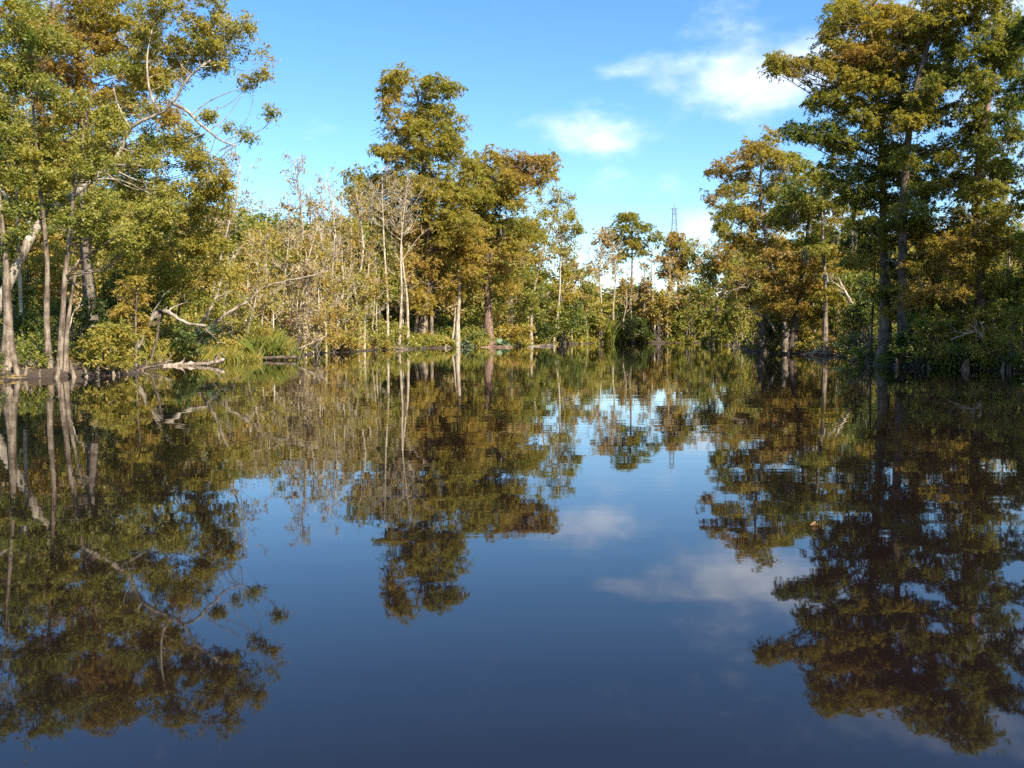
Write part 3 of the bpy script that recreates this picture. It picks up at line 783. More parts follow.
branch('dead_branch', 'brown brushwood trailing in the water beside the yellow bush', 'dead branch', 38, [(130, 374), (145, 368), (160, 365), (172, 360)], .06, .03, M_BARK, side=10, seed=9, slen=18)
palmetto('grey green fan palm behind the arched branch', 208, 318, 50, 26, 1)
reed_clump('bright green reeds standing behind the half sunk log', 268, 55.5, 36, 26, .27, 1, n=1300)
reed_clump('olive reeds with dry tips beside the pale log', 234, 50, 40, 15, .42, 2, n=1100)
reed_clump('tall grey green grasses above the bright reeds', 255, 60, 44, 28, .42, 3, n=1300, lean=.2)
shrub('orange flowering weed among the bright reeds', 264, 57, 16, 30, .7, seed=8, stems=4)
for i, (px, Y, h, r, lab) in enumerate(((14, 31.0, 20, .2, 'broad cypress knee beside the splayed trunk'), (72, 32, 14, .14, 'short cypress knee at the foot of the twin trunks'), (40, 31.4, 9, .1, 'little cypress knee in front of the slender tree'),
                                        (98, 32.6, 15, .12, 'pale cypress knee under the yellow bush'), (24, 31.2, 13, .13, 'leaning cypress knee between the splayed trunk and the slender tree'), (56, 31.6, 20, .13, 'taller cypress knee wedged between the slender and twin trunks'),
  (84, 32.3, 9, .16, 'squat cypress knee next to the short one'), (112, 33.2, 11, .12, 'blunt cypress knee below the middle of the yellow bush'), (127, 34.5, 9, .12, 'low cypress knee where the brushwood trails in the water'), (3, 30.8, 14, .16, 'stubby cypress knee at the very corner of the bank'))):
    knee(lab, px, Y, h, r, i)

# ================================================================== the brushy slope
for i, a in enumerate((
    ('leafy tree with tan green crown beside the purple brown tree', 262, 66, 226, 46, .5), ('pale olive tree crowding behind the arching dead branch', 276, 73, 214, 46, .50),
    ('dark green rounded tree topping the brushy slope', 302, 79, 205, 42, .34), ('tan faded tree under the spiky bare tops', 330, 82, 208, 46, .62),
    ('rust tinged tree next to the tall white saplings', 357, 86, 200, 44, .68), ('low orange leafed tree in the middle of the slope', 252, 61, 262, 44, .60),
    ('yellow green low tree below the tan crown', 292, 68, 250, 44, .46), ('golden low tree under the bare saplings', 322, 72, 250, 44, .52),
    ('bronze low tree before the tall white saplings', 352, 78, 258, 36, .60), ('green low tree squeezed behind the white saplings', 378, 90, 232, 38, .38),
    ('ochre low tree at the upper edge of the reeds', 230, 58, 250, 40, .64))):
    small_tree(*a, seed=60 + i, low=.22, cov=1.0, fill=.62, gaps=.34)
for i, a in enumerate((
    ('tan brush bush above the forked grey branch', 312, 63, 56, 50, .66), ('brown leafed bush at the end of the muddy edge', 300, 60, 44, 56, .95), ('yellow bush low on the slope by the water', 345, 74, 56, 40, .50),
    ('light green bush at the waterline below the bronze tree', 372, 83, 44, 28, .42), ('olive bush behind the tall grasses', 270, 64, 56, 64, .5), ('straw coloured bush under the golden tree', 332, 69, 50, 60, .68),
    ('greenish bush behind the long arc branch', 232, 56, 60, 66, .42))):
    shrub(*a, seed=20 + i, dense=.7, cov=1.1)
SAP = [  # label, px, Y, top, spread, lean
    ('bare tree with a fine fan of twigs standing out against the sky', 292, 74, 158, 40, .03, 22), ('tall white bare sapling, the one bending near its top', 388, 86, 168, 34, .01, 22),
    ('tall white bare sapling beside the bending one, slightly leaning', 399, 87, 178, 38, .06, 20), ('grey bare tree reaching just over the slope crest', 336, 78, 168, 34, -.02, 20),
    ('spiky bare tree with two upright tops on the crest', 322, 77, 182, 30, .03, 18), ('leaning bare stem crossing behind the spiky tops', 345, 74, 200, 30, -.22, 16),
    ('thin bare sapling under the tan brush', 305, 66, 252, 26, .02, 12), ('short forked bare sapling by the forked grey branch', 318, 66, 270, 28, -.03, 14), ('straight bare sapling rising from the yellow bush', 341, 75, 250, 22, .02, 12),
    ('crooked bare sapling beside the bronze tree', 364, 80, 262, 22, .05, 12), ('pale bare sapling among the golden leaves', 328, 72, 236, 28, .05, 14), ('bare sapling standing in the olive bush', 282, 67, 232, 28, .05, 14),
    ('slanted bare sapling leaning toward the dead branch', 296, 68, 226, 32, .16, 14), ('thin bare tree on the crest between green crowns', 314, 79, 186, 28, -.06, 16), ('bare whitish tree before the rust tinged crown', 352, 80, 182, 34, .04, 20),
    ('bare pale stem beside the purple brown tree', 222, 58, 214, 26, .06, 10)]
for i, (lab, px, Y, top, sp_, ln, nb) in enumerate(SAP):
    bare_tree(lab, px, Y, top, sp_, seed=30 + i, lean=ln, r=0.075 + 0.0009 * Y, nb=nb, start=.42 if i not in (1, 2) else .66, name='bare_tree' if top < 215 else 'sapling', tw=.03, leafy=.12 if i not in (1, 2) else 0.05, tint=.66)

for i, (lab, px, Y, top, sp_, ln, tint) in enumerate((('tan leafed thin tree at the head of the reeds', 240, 60, 236, 30, .1, .6), ('straw coloured thin tree beside the arc branch tip', 310, 71, 236, 30, -.04, .66), ('pinkish thin tree just under the fan of twigs', 286, 72, 206, 34, .04, .95), ('buff twiggy tree on the crest beside the rust tinged one', 344, 80, 194, 32, .05, .64),
        ('buff twiggy tree low before the bronze one', 358, 77, 282, 30, -.06, .5), ('straw coloured thin tree leaning over the tan brush', 326, 67, 276, 34, -.1, .64), ('yellowish thin tree above the orange leafed one', 256, 64, 232, 30, -.04, .66), ('tan twiggy tree at the foot of the green one', 372, 84, 276, 30, .05, .55),
        ('greyish thin tree above the brown leafed bush', 300, 64, 268, 34, .08, .92), ('golden thin tree behind the tall bare saplings', 404, 92, 262, 34, .02, .62))):
    bare_tree(lab, px, Y, top, sp_, seed=130 + i, lean=ln, r=0.06 + .0007 * Y, nb=18, start=.3, tw=.03, leafy=.55, tint=tint, name='bare_tree')
for i, (where, px, Y, top, sp_, ln) in enumerate((('short leaning pale stem beside the purple brown tree', 246, 57, 262, 26, .12), ('pale stem pair left of the fan of twigs', 270, 65, 230, 30, -.05), ('pale forked stem low above the muddy edge', 292, 62, 290, 24, .1), ('very thin pale stem above the forked grey branch', 313, 63, 258, 24, -.08),
        ('pale stem leaning into the yellow bush', 334, 72, 268, 28, .14), ('pale stem standing between two golden low trees', 318, 74, 222, 30, .04), ('pale stem bent over below the crest', 350, 78, 232, 34, -.16), ('slim pale stem at the foot of the bronze tree', 360, 82, 288, 22, .03),
        ('slim pale stem just short of the tall white pair', 378, 85, 252, 26, -.03), ('pale stem rising over the arc branch', 262, 61, 244, 26, .03), ('pale low stem behind the orange weed', 276, 61, 286, 24, -.08), ('pale crooked stem on the crest next to the grey bare tree', 328, 79, 188, 34, .08),
        ('white stem under the buff twiggy tree', 346, 76, 262, 24, -.02), ('pale twiggy stem at the crest above the tan crown', 264, 70, 205, 34, .02), ('pale twiggy stem above the rust tinged crown', 368, 88, 192, 36, .03))):
    bare_tree(where, px, Y, top, sp_, seed=160 + i, lean=ln, r=0.045 + .0006 * Y, nb=12, start=.3, tw=.028, leafy=.2, tint=.56, name='sapling')
# ================================================================== the tall cypress at the bend and its neighbours
tree('cypress_tree', 'tallest cypress at the bend with a narrow ragged crown', 'tree', 96,
     [(422, 350), (424, 320), (428, 280), (428, 235), (424, 170), (420, 110), (412, 78)], 0.5,
     [(402, 76, 19, 8, 0.54), (392, 98, 13, 12, 0.60), (388, 86, 8, 7, 0.56), (436, 82, 17, 9, 0.45), (452, 86, 8, 7, 0.45), (425, 92, 14, 9, 0.48), (430, 112, 24, 14, 0.48), (410, 122, 20, 12, 0.57), (446, 124, 20, 14, 0.50), (400, 140, 20, 12, 0.54),
      (436, 142, 28, 12, 0.50), (386, 148, 10, 6, 0.52), (374, 150, 6, 4, 0.48), (415, 156, 24, 10, 0.45), (450, 150, 16, 10, 0.48), (366, 180, 22, 13, 0.50), (396, 178, 24, 13, 0.54), (430, 180, 28, 14, 0.50), (455, 188, 20, 13, 0.48),
      (380, 200, 24, 13, 0.56), (415, 208, 28, 14, 0.58), (446, 214, 28, 14, 0.56), (405, 232, 26, 10, 0.63), (440, 238, 28, 10, 0.66), (462, 232, 22, 10, 0.63), (425, 258, 26, 8, 0.66), (446, 276, 20, 6, 0.66), (412, 285, 16, 5, 0.64), (470, 262, 18, 7, 0.64), (400, 262, 16, 6, 0.60), (466, 165, 14, 9, .5), (470, 188, 16, 9, .48), (424, 296, 18, 5, .62), (455, 294, 18, 5, .6), (385, 222, 18, 8, .5), (360, 195, 14, 7, .5)],
     'cypress', M_BARK, flare=1.2, seed=12, gaps=.24, cov=1.3, moss=22, back=2,
     stems=[([(414, 350), (417, 322), (424, 300), (432, 275)], .26), ([(433, 350), (431, 320), (432, 280), (438, 235)], .22)])
tree('cypress_tree', 'broad cypress whose dark arm of foliage points along the channel', 'tree', 99,
     [(489, 340), (488, 320), (487, 290), (484, 250), (480, 200), (486, 165)], 0.66,
     [(488, 158, 18, 9, 0.60), (486, 176, 16, 10, 0.56, -1.6), (482, 200, 18, 10, 0.48, -1.8), (508, 162, 20, 10, 0.64), (526, 160, 16, 8, 0.67), (542, 160, 12, 6, 0.67), (552, 158, 8, 4, 0.66), (500, 180, 26, 11, 0.52), (524, 176, 18, 8, 0.66), (478, 176, 16, 10, 0.43), (490, 200, 28, 12, 0.38), (515, 196, 20, 9, 0.56),
      (470, 222, 28, 11, 0.57), (500, 222, 26, 11, 0.45), (524, 226, 24, 9, 0.50), (478, 245, 28, 9, 0.64), (510, 246, 26, 8, 0.52), (466, 200, 20, 11, 0.47), (492, 264, 22, 7, .64), (505, 284, 18, 6, .6), (474, 286, 16, 5, .6), (540, 172, 14, 6, .6), (552, 168, 10, 4, .6), (536, 238, 16, 7, 0.48)],
     'cypress', M_BARK_RED, flare=.8, seed=13, gaps=.24, cov=1.3, moss=18, back=2, r1=.06)
tree('cypress_tree', 'pale double trunked cypress between the two big crowns', 'tree', 94, [(457, 348), (458, 322), (459, 295), (457, 250), (455, 210)], 0.34,
     [(450, 228, 24, 9, 0.66), (468, 250, 24, 8, 0.63), (440, 255, 22, 7, 0.64), (458, 274, 20, 6, 0.60), (445, 272, 18, 6, 0.66), (474, 272, 16, 6, 0.56)], 'cypress', M_BARK_PALE, flare=.7, seed=14, stems=[([(452, 348), (454, 325), (457, 300)], .15)], moss=8)
tree('cypress_tree', 'small rusty cypress hugging the foot of the tallest one', 'tree', 92, [(404, 350), (406, 320), (410, 285)], 0.12, [(412, 296, 16, 5, 0.64), (422, 306, 14, 4, 0.63), (404, 282, 14, 5, 0.63)], 'cypress', M_BARK, seed=15)
tree('broadleaf_tree', 'airy olive tree with pale forking limbs past the dark arm', 'tree', 106, [(531, 342), (532, 310), (536, 280), (545, 245), (555, 215), (560, 195)], 0.28,
     [(545, 192, 14, 8, .42), (562, 200, 14, 9, .42), (570, 215, 9, 7, .42), (552, 215, 16, 9, .45), (566, 232, 12, 7, .46), (540, 225, 13, 8, .46), (575, 228, 6, 4, .4), (558, 250, 13, 8, .56), (540, 258, 13, 8, .6), (570, 252, 9, 6, .5)], 'broad', M_BARK_PALE, flare=.3, seed=16, gaps=.28, cov=1.2, twig=.8, back=2)
for i, (lab, px, Y, top, sp_, ln, nb) in enumerate((('bare white tree fanning in front of the airy olive one', 553, 103, 195, 26, .05, 22), ('bare twiggy tree filling the notch under the dark arm', 566, 110, 225, 24, -.03, 18), ('greyish bare tree half hiding the tall cypress trunk', 408, 90, 190, 36, -.06, 24))):
    bare_tree(lab, px, Y, top, sp_, seed=80 + i, lean=ln, r=.17, nb=nb, start=.45, tw=.035, leafy=.15, tint=.88)
for i, a in enumerate((('dark evergreen tree in the gap behind the white saplings', 372, 101, 232, 44, .12), ('deep green tree in shade behind the tallest cypress', 438, 106, 262, 50, .12), ('yellow leafed tree right of the reddish broad trunk', 512, 110, 262, 40, .45),
                       ('yellow green tree behind the palmettos', 535, 116, 272, 36, .4), ('bronze tree standing between the olive tree and the far bank', 560, 118, 262, 30, .58), ('green tree at the start of the far bank', 582, 126, 262, 26, .36))):
    small_tree(*a, seed=90 + i, low=.15)
palmetto('fan palm beside the reddish broad trunk', 478, 322, 101, 15, 2); palmetto('fan palm at the water by the yellow leafed tree', 504, 324, 103, 15, 3); palmetto('smaller fan palm tucked behind the pale double trunk', 466, 328, 98, 10, 4)
for i, a in enumerate((('big glossy green bush at the waterline past the palmettos', 560, 121, 56, 52, .26), ('fresh green low bush before the double trunk', 470, 96, 44, 18, .40), ('light green low bush left of the tallest cypress', 395, 88, 40, 22, .45),
                       ('dark overhanging bush on the far bank beside the green reeds', 630, 140, 40, 34, .10), ('bright green bush under the dark far cypress', 690, 141, 30, 60, .34), ('olive bush on the far bank under the pale trunks', 600, 136, 30, 44, .46),
                       ('tan bush between the far trunks', 658, 142, 34, 48, .62), ('yellowish bush at the mouth of the far bend', 722, 120, 30, 40, .45), ('rusty low bush by the reddish broad trunk', 515, 106, 44, 20, .6), ('small dark bush below the airy olive tree', 540, 112, 24, 30, .14))):
    shrub(*a, seed=50 + i)
reed_clump('vivid green reeds on the far bank', 602, 138, 22, 26, .28, 4, n=500)

# ------------------------------------------------------------------ the far bank
tree('cypress_tree', 'far umbrella crowned cypress standing clear against the sky', 'tree', 144, [(631, 338), (631, 300), (632, 260), (632, 225)], 0.34,
     [(632, 216, 12, 6, .36), (622, 226, 11, 6, .40), (642, 226, 12, 6, .38), (655, 238, 8, 4, .46), (616, 236, 9, 5, .40), (632, 240, 13, 6, .42), (646, 248, 9, 4, .5), (622, 254, 9, 5, .5)], 'cypress', M_BARK, flare=.5, seed=17, gaps=.2, cov=1.6, back=2)
tree('cypress_tree', 'far dark cypress with drooping crown beside the steel mast', 'tree', 146, [(679, 340), (678, 300), (678, 262), (676, 240)], 0.34,
     [(674, 238, 9, 6, .72), (682, 248, 13, 7, .5), (668, 256, 11, 8, .72), (692, 256, 9, 5, .38), (680, 266, 14, 7, .6), (698, 266, 7, 4, .42), (668, 272, 9, 5, .7)], 'cypress', M_BARK, flare=.5, seed=18, gaps=.2, cov=1.6, moss=8, back=2)
for i, (lab, px, Y, top, sp_, ln, nb, lf) in enumerate((('pale trunked thin tree at the start of the far bank', 600, 139, 232, 26, .02, 24, .45), ('thin bare pole of a tree in the far gap', 655, 143, 246, 14, -.02, 14, .1), ('leaning pale tree crossing the far trunks', 615, 141, 240, 18, -.05, 14, .2),
        ('tall thin trunk below the far dark cypress', 668, 142, 258, 12, .02, 12, .3), ('brown twiggy tree in the far gap under the cloud', 700, 144, 244, 22, .04, 20, .25), ('slim bare tree next to the umbrella cypress', 643, 144, 262, 14, .02, 12, .2))):
    bare_tree(lab, px, Y, top, sp_, seed=100 + i, lean=ln, r=.19, nb=nb, start=.5, tw=.045, leafy=lf, tint=.84)
for i, (lab, px, Y, top, sp_, ln, lf) in enumerate((('pale stem on the far bank behind the big glossy bush', 572, 128, 262, 20, .02, .3), ('pale stem between the glossy bush and the green reeds', 588, 134, 270, 18, -.04, .3), ('pale stem over the dark overhanging bush', 624, 142, 276, 18, .05, .3), ('pale stem before the bright green bush', 684, 142, 278, 20, .03, .25), ('pale stem at the mouth of the far bend', 712, 128, 262, 20, -.04, .3), ('pale stem just left of the thin pole', 648, 144, 290, 16, -.03, .35))):
    bare_tree(lab, px, Y, top, sp_, seed=190 + i, lean=ln, r=.14, nb=18, start=.35, tw=.045, leafy=lf, tint=.7)
for i, a in enumerate((('low green tree at the end of the channel', 612, 148, 288, 24, .42), ('brownish low tree behind the far pole', 648, 150, 284, 22, .82), ('yellow green low tree under the brown twiggy one', 704, 141, 282, 26, .42), ('shaded tree in the far corner by the leaning cypress', 715, 118, 250, 28, .36), ('dark tree behind the green reeds', 590, 146, 286, 20, .3), ('sunlit olive tree beneath the umbrella crown', 630, 151, 286, 26, .4))):
    small_tree(*a, seed=120 + i, low=.12)

# ------------------------------------------------------------------ the steel mast far behind
def lattice_tower(px, top_py, Y, label):
    x = atx(px, Y); top = at(px, top_py, Y)[2]; base = np.array([x, Y, 0.0]); root = empty('lattice_tower', tuple(base), label, 'tower')
    leg = []; w0, w1 = 1.7, 0.38
    def wid(z): return w0 + (w1 - w0) * z / top
    for sx, sy in ((1, 1), (1, -1), (-1, -1), (-1, 1)):
        tb = Tubes(); tb.add(np.array([[x + sx * w0, Y + sy * w0, -0.5], [x + sx * w1, Y + sy * w1, top]]), np.array([.075, .06]), 6); tb.build('leg', M_STEEL, root, base)
    tb = Tubes(); zs = np.linspace(1, top, 15)
    for a, b in zip(zs[:-1], zs[1:]):
        wa, wb = wid(a), wid(b)
        for c, d in (((1, 1), (1, -1)), ((1, -1), (-1, -1)), ((-1, -1), (-1, 1)), ((-1, 1), (1, 1))):
            tb.add(np.array([[x + c[0] * wa, Y + c[1] * wa, a], [x + d[0] * wb, Y + d[1] * wb, b]]), np.array([.03, .03]), 4)
            tb.add(np.array([[x + d[0] * wa, Y + d[1] * wa, a], [x + c[0] * wb, Y + c[1] * wb, b]]), np.array([.03, .03]), 4)
    tb.build('bracing', M_STEEL, root, base)
    tb = Tubes(); tb.add(np.array([[x - .95, Y, top - .2], [x + 1.0, Y, top - .2]]), np.array([.08, .08]), 6); tb.build('crossarm', M_STEEL, root, base)
    tb = Tubes(); tb.add(np.array([[x, Y, top - .3], [x, Y, top + 1.3]]), np.array([.07, .04]), 6); tb.build('antenna', M_STEEL, root, base)
m_, nt_, out_ = new_mat('grey_steel'); p_ = N(nt_, 'ShaderNodeBsdfPrincipled'); p_.inputs['Base Color'].default_value = (0.15, 0.15, 0.16, 1); p_.inputs['Metallic'].default_value = 0.4; p_.inputs['Roughness'].default_value = .6
nt_.links.new(p_.outputs[0], out_.inputs[0]); M_STEEL = m_
lattice_tower(673, 208, 230, 'slender steel lattice mast showing above the far trees')

# ================================================================== the shaded bank at the other side
tree('cypress_tree', 'leaning cypress with rusty drooping crown at the bend', 'tree', 84, [(712, 350), (714, 330), (718, 305), (728, 280), (738, 255), (742, 225)], 0.40,
     [(722, 222, 12, 12, .45), (732, 244, 16, 9, .60), (742, 270, 20, 8, .74), (724, 262, 14, 8, .70), (752, 256, 18, 9, .64), (760, 284, 18, 6, .72), (735, 292, 14, 5, .70), (728, 206, 10, 8, .42)], 'cypress', M_BARK, flare=.7, seed=22, gaps=.2, moss=10, back=2)
tree('cypress_tree', 'airy golden cypress spreading feathery arms toward the open sky', 'tree', 76, [(784, 351), (780, 310), (772, 270), (764, 225), (760, 185), (764, 150)], 0.36,
     [(760, 146, 22, 9, .66), (740, 158, 16, 7, .68), (722, 166, 14, 6, .62), (711, 172, 8, 4, .7), (776, 160, 20, 11, .52), (722, 190, 12, 6, .72), (712, 198, 7, 6, .84), (745, 182, 20, 8, .58), (782, 186, 22, 11, .46), (738, 212, 16, 8, .48),
      (762, 214, 24, 11, .58), (790, 212, 20, 12, .44), (748, 238, 20, 9, .60), (775, 244, 24, 10, .62), (770, 134, 12, 6, .6), (800, 165, 14, 12, .4)], 'cypress', M_BARK_PALE, flare=.5, seed=23, gaps=.24, cov=1.3, moss=8, back=2)
tree('cypress_tree', 'dark leaning trunk with flared foot standing at the water', 'tree', 64, [(790, 353), (794, 330), (799, 300), (803, 270), (808, 225), (812, 190)], 0.34,
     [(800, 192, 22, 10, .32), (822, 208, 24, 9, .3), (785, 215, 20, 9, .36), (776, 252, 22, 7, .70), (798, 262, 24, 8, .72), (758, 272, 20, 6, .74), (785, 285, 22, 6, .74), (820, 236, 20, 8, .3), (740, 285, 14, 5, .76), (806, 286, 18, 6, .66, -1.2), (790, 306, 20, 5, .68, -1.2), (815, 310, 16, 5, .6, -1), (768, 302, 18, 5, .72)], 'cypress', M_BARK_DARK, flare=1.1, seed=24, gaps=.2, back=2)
tree('cypress_tree', 'straight pale trunk beside the dark leaning one', 'tree', 65, [(825, 351), (825, 320), (825, 280), (823, 235), (822, 190)], 0.28,
     [(826, 180, 22, 10, .42), (845, 200, 22, 9, .46), (810, 202, 18, 8, .40), (842, 226, 20, 7, .50), (832, 250, 16, 6, .55), (826, 272, 18, 6, .6, -1.2), (836, 292, 18, 6, .5, -1.0), (815, 250, 14, 6, .4, -1.2), (850, 250, 16, 8, .2)], 'cypress', M_BARK, flare=.35, seed=25, moss=8)
branch('dead_snag', 'short pale broken trunk behind the dark leaning one', 'snag', 66.5, [(784, 352), (786, 335), (785, 322)], .24, .16, M_BARK, side=4, slen=10, seed=20)
branch('dead_snag', 'blackened stump on the point of the shaded bank', 'snag', 70, [(763, 354), (762, 335), (765, 320)],   .42, .16, M_BARK_DARK, seed=21, side=3, slen=14)
tree('cypress_tree', 'huge cypress with a golden layered crown and tall pale sunlit trunk', 'tree', 39,  # crown lobes tinted sunlit gold above, shade-dark below
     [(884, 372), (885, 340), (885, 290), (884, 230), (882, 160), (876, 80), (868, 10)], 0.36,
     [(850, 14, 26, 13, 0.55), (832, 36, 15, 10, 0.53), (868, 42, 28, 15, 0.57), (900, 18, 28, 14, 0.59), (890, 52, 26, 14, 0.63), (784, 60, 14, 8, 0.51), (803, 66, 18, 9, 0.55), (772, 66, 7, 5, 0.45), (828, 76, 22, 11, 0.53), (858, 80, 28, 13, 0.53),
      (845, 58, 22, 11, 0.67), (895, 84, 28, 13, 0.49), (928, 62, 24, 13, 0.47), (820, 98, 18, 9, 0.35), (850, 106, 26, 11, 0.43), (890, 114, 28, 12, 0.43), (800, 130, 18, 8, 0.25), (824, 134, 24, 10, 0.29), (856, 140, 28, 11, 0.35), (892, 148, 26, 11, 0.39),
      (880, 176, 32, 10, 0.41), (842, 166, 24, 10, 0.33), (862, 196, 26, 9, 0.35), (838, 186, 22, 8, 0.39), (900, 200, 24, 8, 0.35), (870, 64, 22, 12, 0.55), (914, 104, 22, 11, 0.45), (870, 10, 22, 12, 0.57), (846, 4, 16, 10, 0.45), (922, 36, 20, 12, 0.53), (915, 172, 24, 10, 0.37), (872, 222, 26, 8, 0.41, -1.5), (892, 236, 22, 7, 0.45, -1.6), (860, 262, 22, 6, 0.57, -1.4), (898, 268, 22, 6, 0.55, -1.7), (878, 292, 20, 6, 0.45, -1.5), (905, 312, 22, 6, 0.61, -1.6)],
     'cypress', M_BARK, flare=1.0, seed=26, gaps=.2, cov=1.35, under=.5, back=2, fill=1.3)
tree('cypress_tree', 'dark trunked cypress close beside the huge golden one', 'tree', 42,
     [(906, 372), (905, 330), (904, 280), (903, 200), (912, 110), (930, 40)], 0.40,
     [(938, 22, 24, 16, 0.47), (952, 76, 24, 13, 0.43), (934, 112, 24, 12, 0.39), (944, 148, 26, 11, 0.41), (922, 186, 26, 9, 0.39), (958, 182, 26, 10, 0.45), (944, 0, 24, 12, 0.45), (955, 48, 20, 12, 0.41), (970, 128, 18, 10, 0.39), (930, 232, 32, 10, 0.61), (905, 222, 26, 9, 0.35), (940, 262, 28, 8, 0.67), (912, 262, 22, 8, 0.55), (922, 292, 24, 7, 0.65, -1.6), (915, 212, 20, 8, 0.39, -1.4), (908, 160, 18, 9, 0.39, -1.5), (912, 120, 18, 9, 0.45, -1.3), (925, 90, 16, 8, 0.45, -1.4), (945, 316, 26, 7, 0.61, -1.2)],
     'cypress', M_BARK_DARK, flare=1.0, seed=27, gaps=.2, cov=1.3, back=2, fill=1.3)
tree('cypress_tree', 'reddish trunked cypress beyond the dark one, lit by a patch of sun', 'tree', 41,
     [(980, 372), (981, 330), (980, 280), (976, 220), (982, 140), (994, 60), (1000, 0)], 0.34,
     [(1000, 178, 28, 11, 0.39), (985, 142, 22, 11, 0.37), (1000, 160, 22, 10, 0.37), (990, 110, 22, 10, 0.35, -1.4), (984, 80, 18, 10, 0.39, -1.2), (990, 40, 20, 12, 0.37, -1.2), (978, 190, 20, 9, 0.41, -1.3), (985, 228, 24, 9, 0.55, -1.4), (1012, 100, 16, 10, 0.35), (1012, 132, 18, 10, 0.35), (972, 104, 17, 9, 0.39), (1002, 210, 28, 9, 0.47), (962, 214, 24, 9, 0.51), (1012, 66, 15, 13, 0.29), (1005, 22, 16, 11, 0.35), (1000, -8, 26, 12, 0.39), (1010, 45, 22, 12, 0.33, -1.2), (988, -20, 24, 10, 0.41), (978, 18, 16, 12, 0.37), (980, 62, 16, 9, 0.39), (975, 246, 30, 9, 0.61), (1012, 244, 28, 10, 0.55), (968, 284, 30, 8, 0.65), (985, 312, 26, 7, 0.57, -1.2), (975, 262, 18, 7, 0.59, -1.5), (1008, 285, 26, 8, 0.50), (940, 292, 22, 7, 0.67)],
     'cypress', M_BARK_RED, flare=.8, seed=28, gaps=.2, cov=1.3, back=2, fill=1.3)
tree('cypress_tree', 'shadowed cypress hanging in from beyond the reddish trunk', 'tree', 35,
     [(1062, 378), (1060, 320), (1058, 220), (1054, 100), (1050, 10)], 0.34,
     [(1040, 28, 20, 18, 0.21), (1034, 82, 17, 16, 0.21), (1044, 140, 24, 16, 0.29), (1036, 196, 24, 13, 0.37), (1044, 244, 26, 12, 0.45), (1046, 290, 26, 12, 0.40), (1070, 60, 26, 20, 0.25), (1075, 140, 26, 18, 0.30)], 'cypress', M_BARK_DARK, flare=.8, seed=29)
for i, (x_, y_, H_, lab) in enumerate(((26, 28, 20, 'unseen tall cypress added for shade, leaning over the bank'), (29, 35, 20, 'unseen crowded cypress added for shade behind the hanging one'), (27, 21, 18, 'unseen lower cypress added for shade on the near bank'), (25.2, 31.5, 15, 'unseen half grown cypress added to deepen the bank shade'), (33, 27, 20, 'unseen cypress added for shade further inland on the bank'), (27, 13, 18, 'unseen cypress added for shade on the bank abreast of the viewer'))):  # out-of-view trees, added to throw shade on this bank
    p_ = 512 + x_ / y_ * F; m_1 = y_ / F; g_ = 333 + 1.2 / m_1; r_ = np.random.default_rng(400 + i)
    tree('cypress_tree', lab, 'tree', y_, [(p_, g_), (p_ + r_.uniform(-9, 9), g_ - 6 / m_1), (p_ + r_.uniform(-9, 9), g_ - H_ * .9 / m_1)], .4,
         [(p_ + r_.uniform(-3.2, 3.2) / m_1, g_ - h_ / m_1, r_.uniform(1.0, 1.5) / m_1, r_.uniform(.5, .7) / m_1, r_.uniform(.35, .6), r_.uniform(-3, 3)) for h_ in np.linspace(4.0, H_, 15)],
         'cypress', M_BARK, seed=410 + i, rc=.5, leaf=.24)
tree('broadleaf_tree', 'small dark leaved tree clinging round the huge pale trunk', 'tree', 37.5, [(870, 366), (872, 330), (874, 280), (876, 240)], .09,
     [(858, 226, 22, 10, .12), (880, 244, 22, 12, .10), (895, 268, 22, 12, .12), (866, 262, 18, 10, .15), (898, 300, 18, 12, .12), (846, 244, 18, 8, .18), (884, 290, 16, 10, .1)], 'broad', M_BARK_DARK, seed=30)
for i, a in enumerate((('tree with lit yellow crown behind the leaning cypress', 742, 98, 250, 34, .45), ('olive tree filling the gap behind the golden cypress', 768, 92, 246, 36, .42), ('bronze tree behind the dark leaning trunk', 800, 84, 240, 40, .62),
                       ('green tree behind the straight pale trunk', 838, 82, 222, 40, .28), ('yellow lit tree deep behind the huge trunk', 868, 74, 236, 38, .5), ('rust coloured tree in the deep shade behind the dark trunk', 925, 66, 228, 46, .7), ('olive tree deep behind the reddish trunk', 965, 62, 226, 44, .46),
                       ('green tree at the edge of the shaded bank', 1012, 56, 214, 54, .34))):
    small_tree(*a, seed=140 + i, low=.1, cov=1.2)
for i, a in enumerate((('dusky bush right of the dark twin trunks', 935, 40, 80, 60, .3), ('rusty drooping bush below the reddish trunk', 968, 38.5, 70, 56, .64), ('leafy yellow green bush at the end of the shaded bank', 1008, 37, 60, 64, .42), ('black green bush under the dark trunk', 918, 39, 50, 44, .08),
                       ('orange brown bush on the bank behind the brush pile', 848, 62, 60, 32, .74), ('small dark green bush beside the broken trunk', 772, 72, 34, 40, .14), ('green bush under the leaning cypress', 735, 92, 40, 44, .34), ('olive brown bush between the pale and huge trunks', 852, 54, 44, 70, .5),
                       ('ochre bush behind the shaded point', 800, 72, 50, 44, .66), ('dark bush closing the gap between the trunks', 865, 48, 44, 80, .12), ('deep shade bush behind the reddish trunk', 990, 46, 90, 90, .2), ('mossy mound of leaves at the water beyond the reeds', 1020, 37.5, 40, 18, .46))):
    shrub(*a, seed=70 + i)
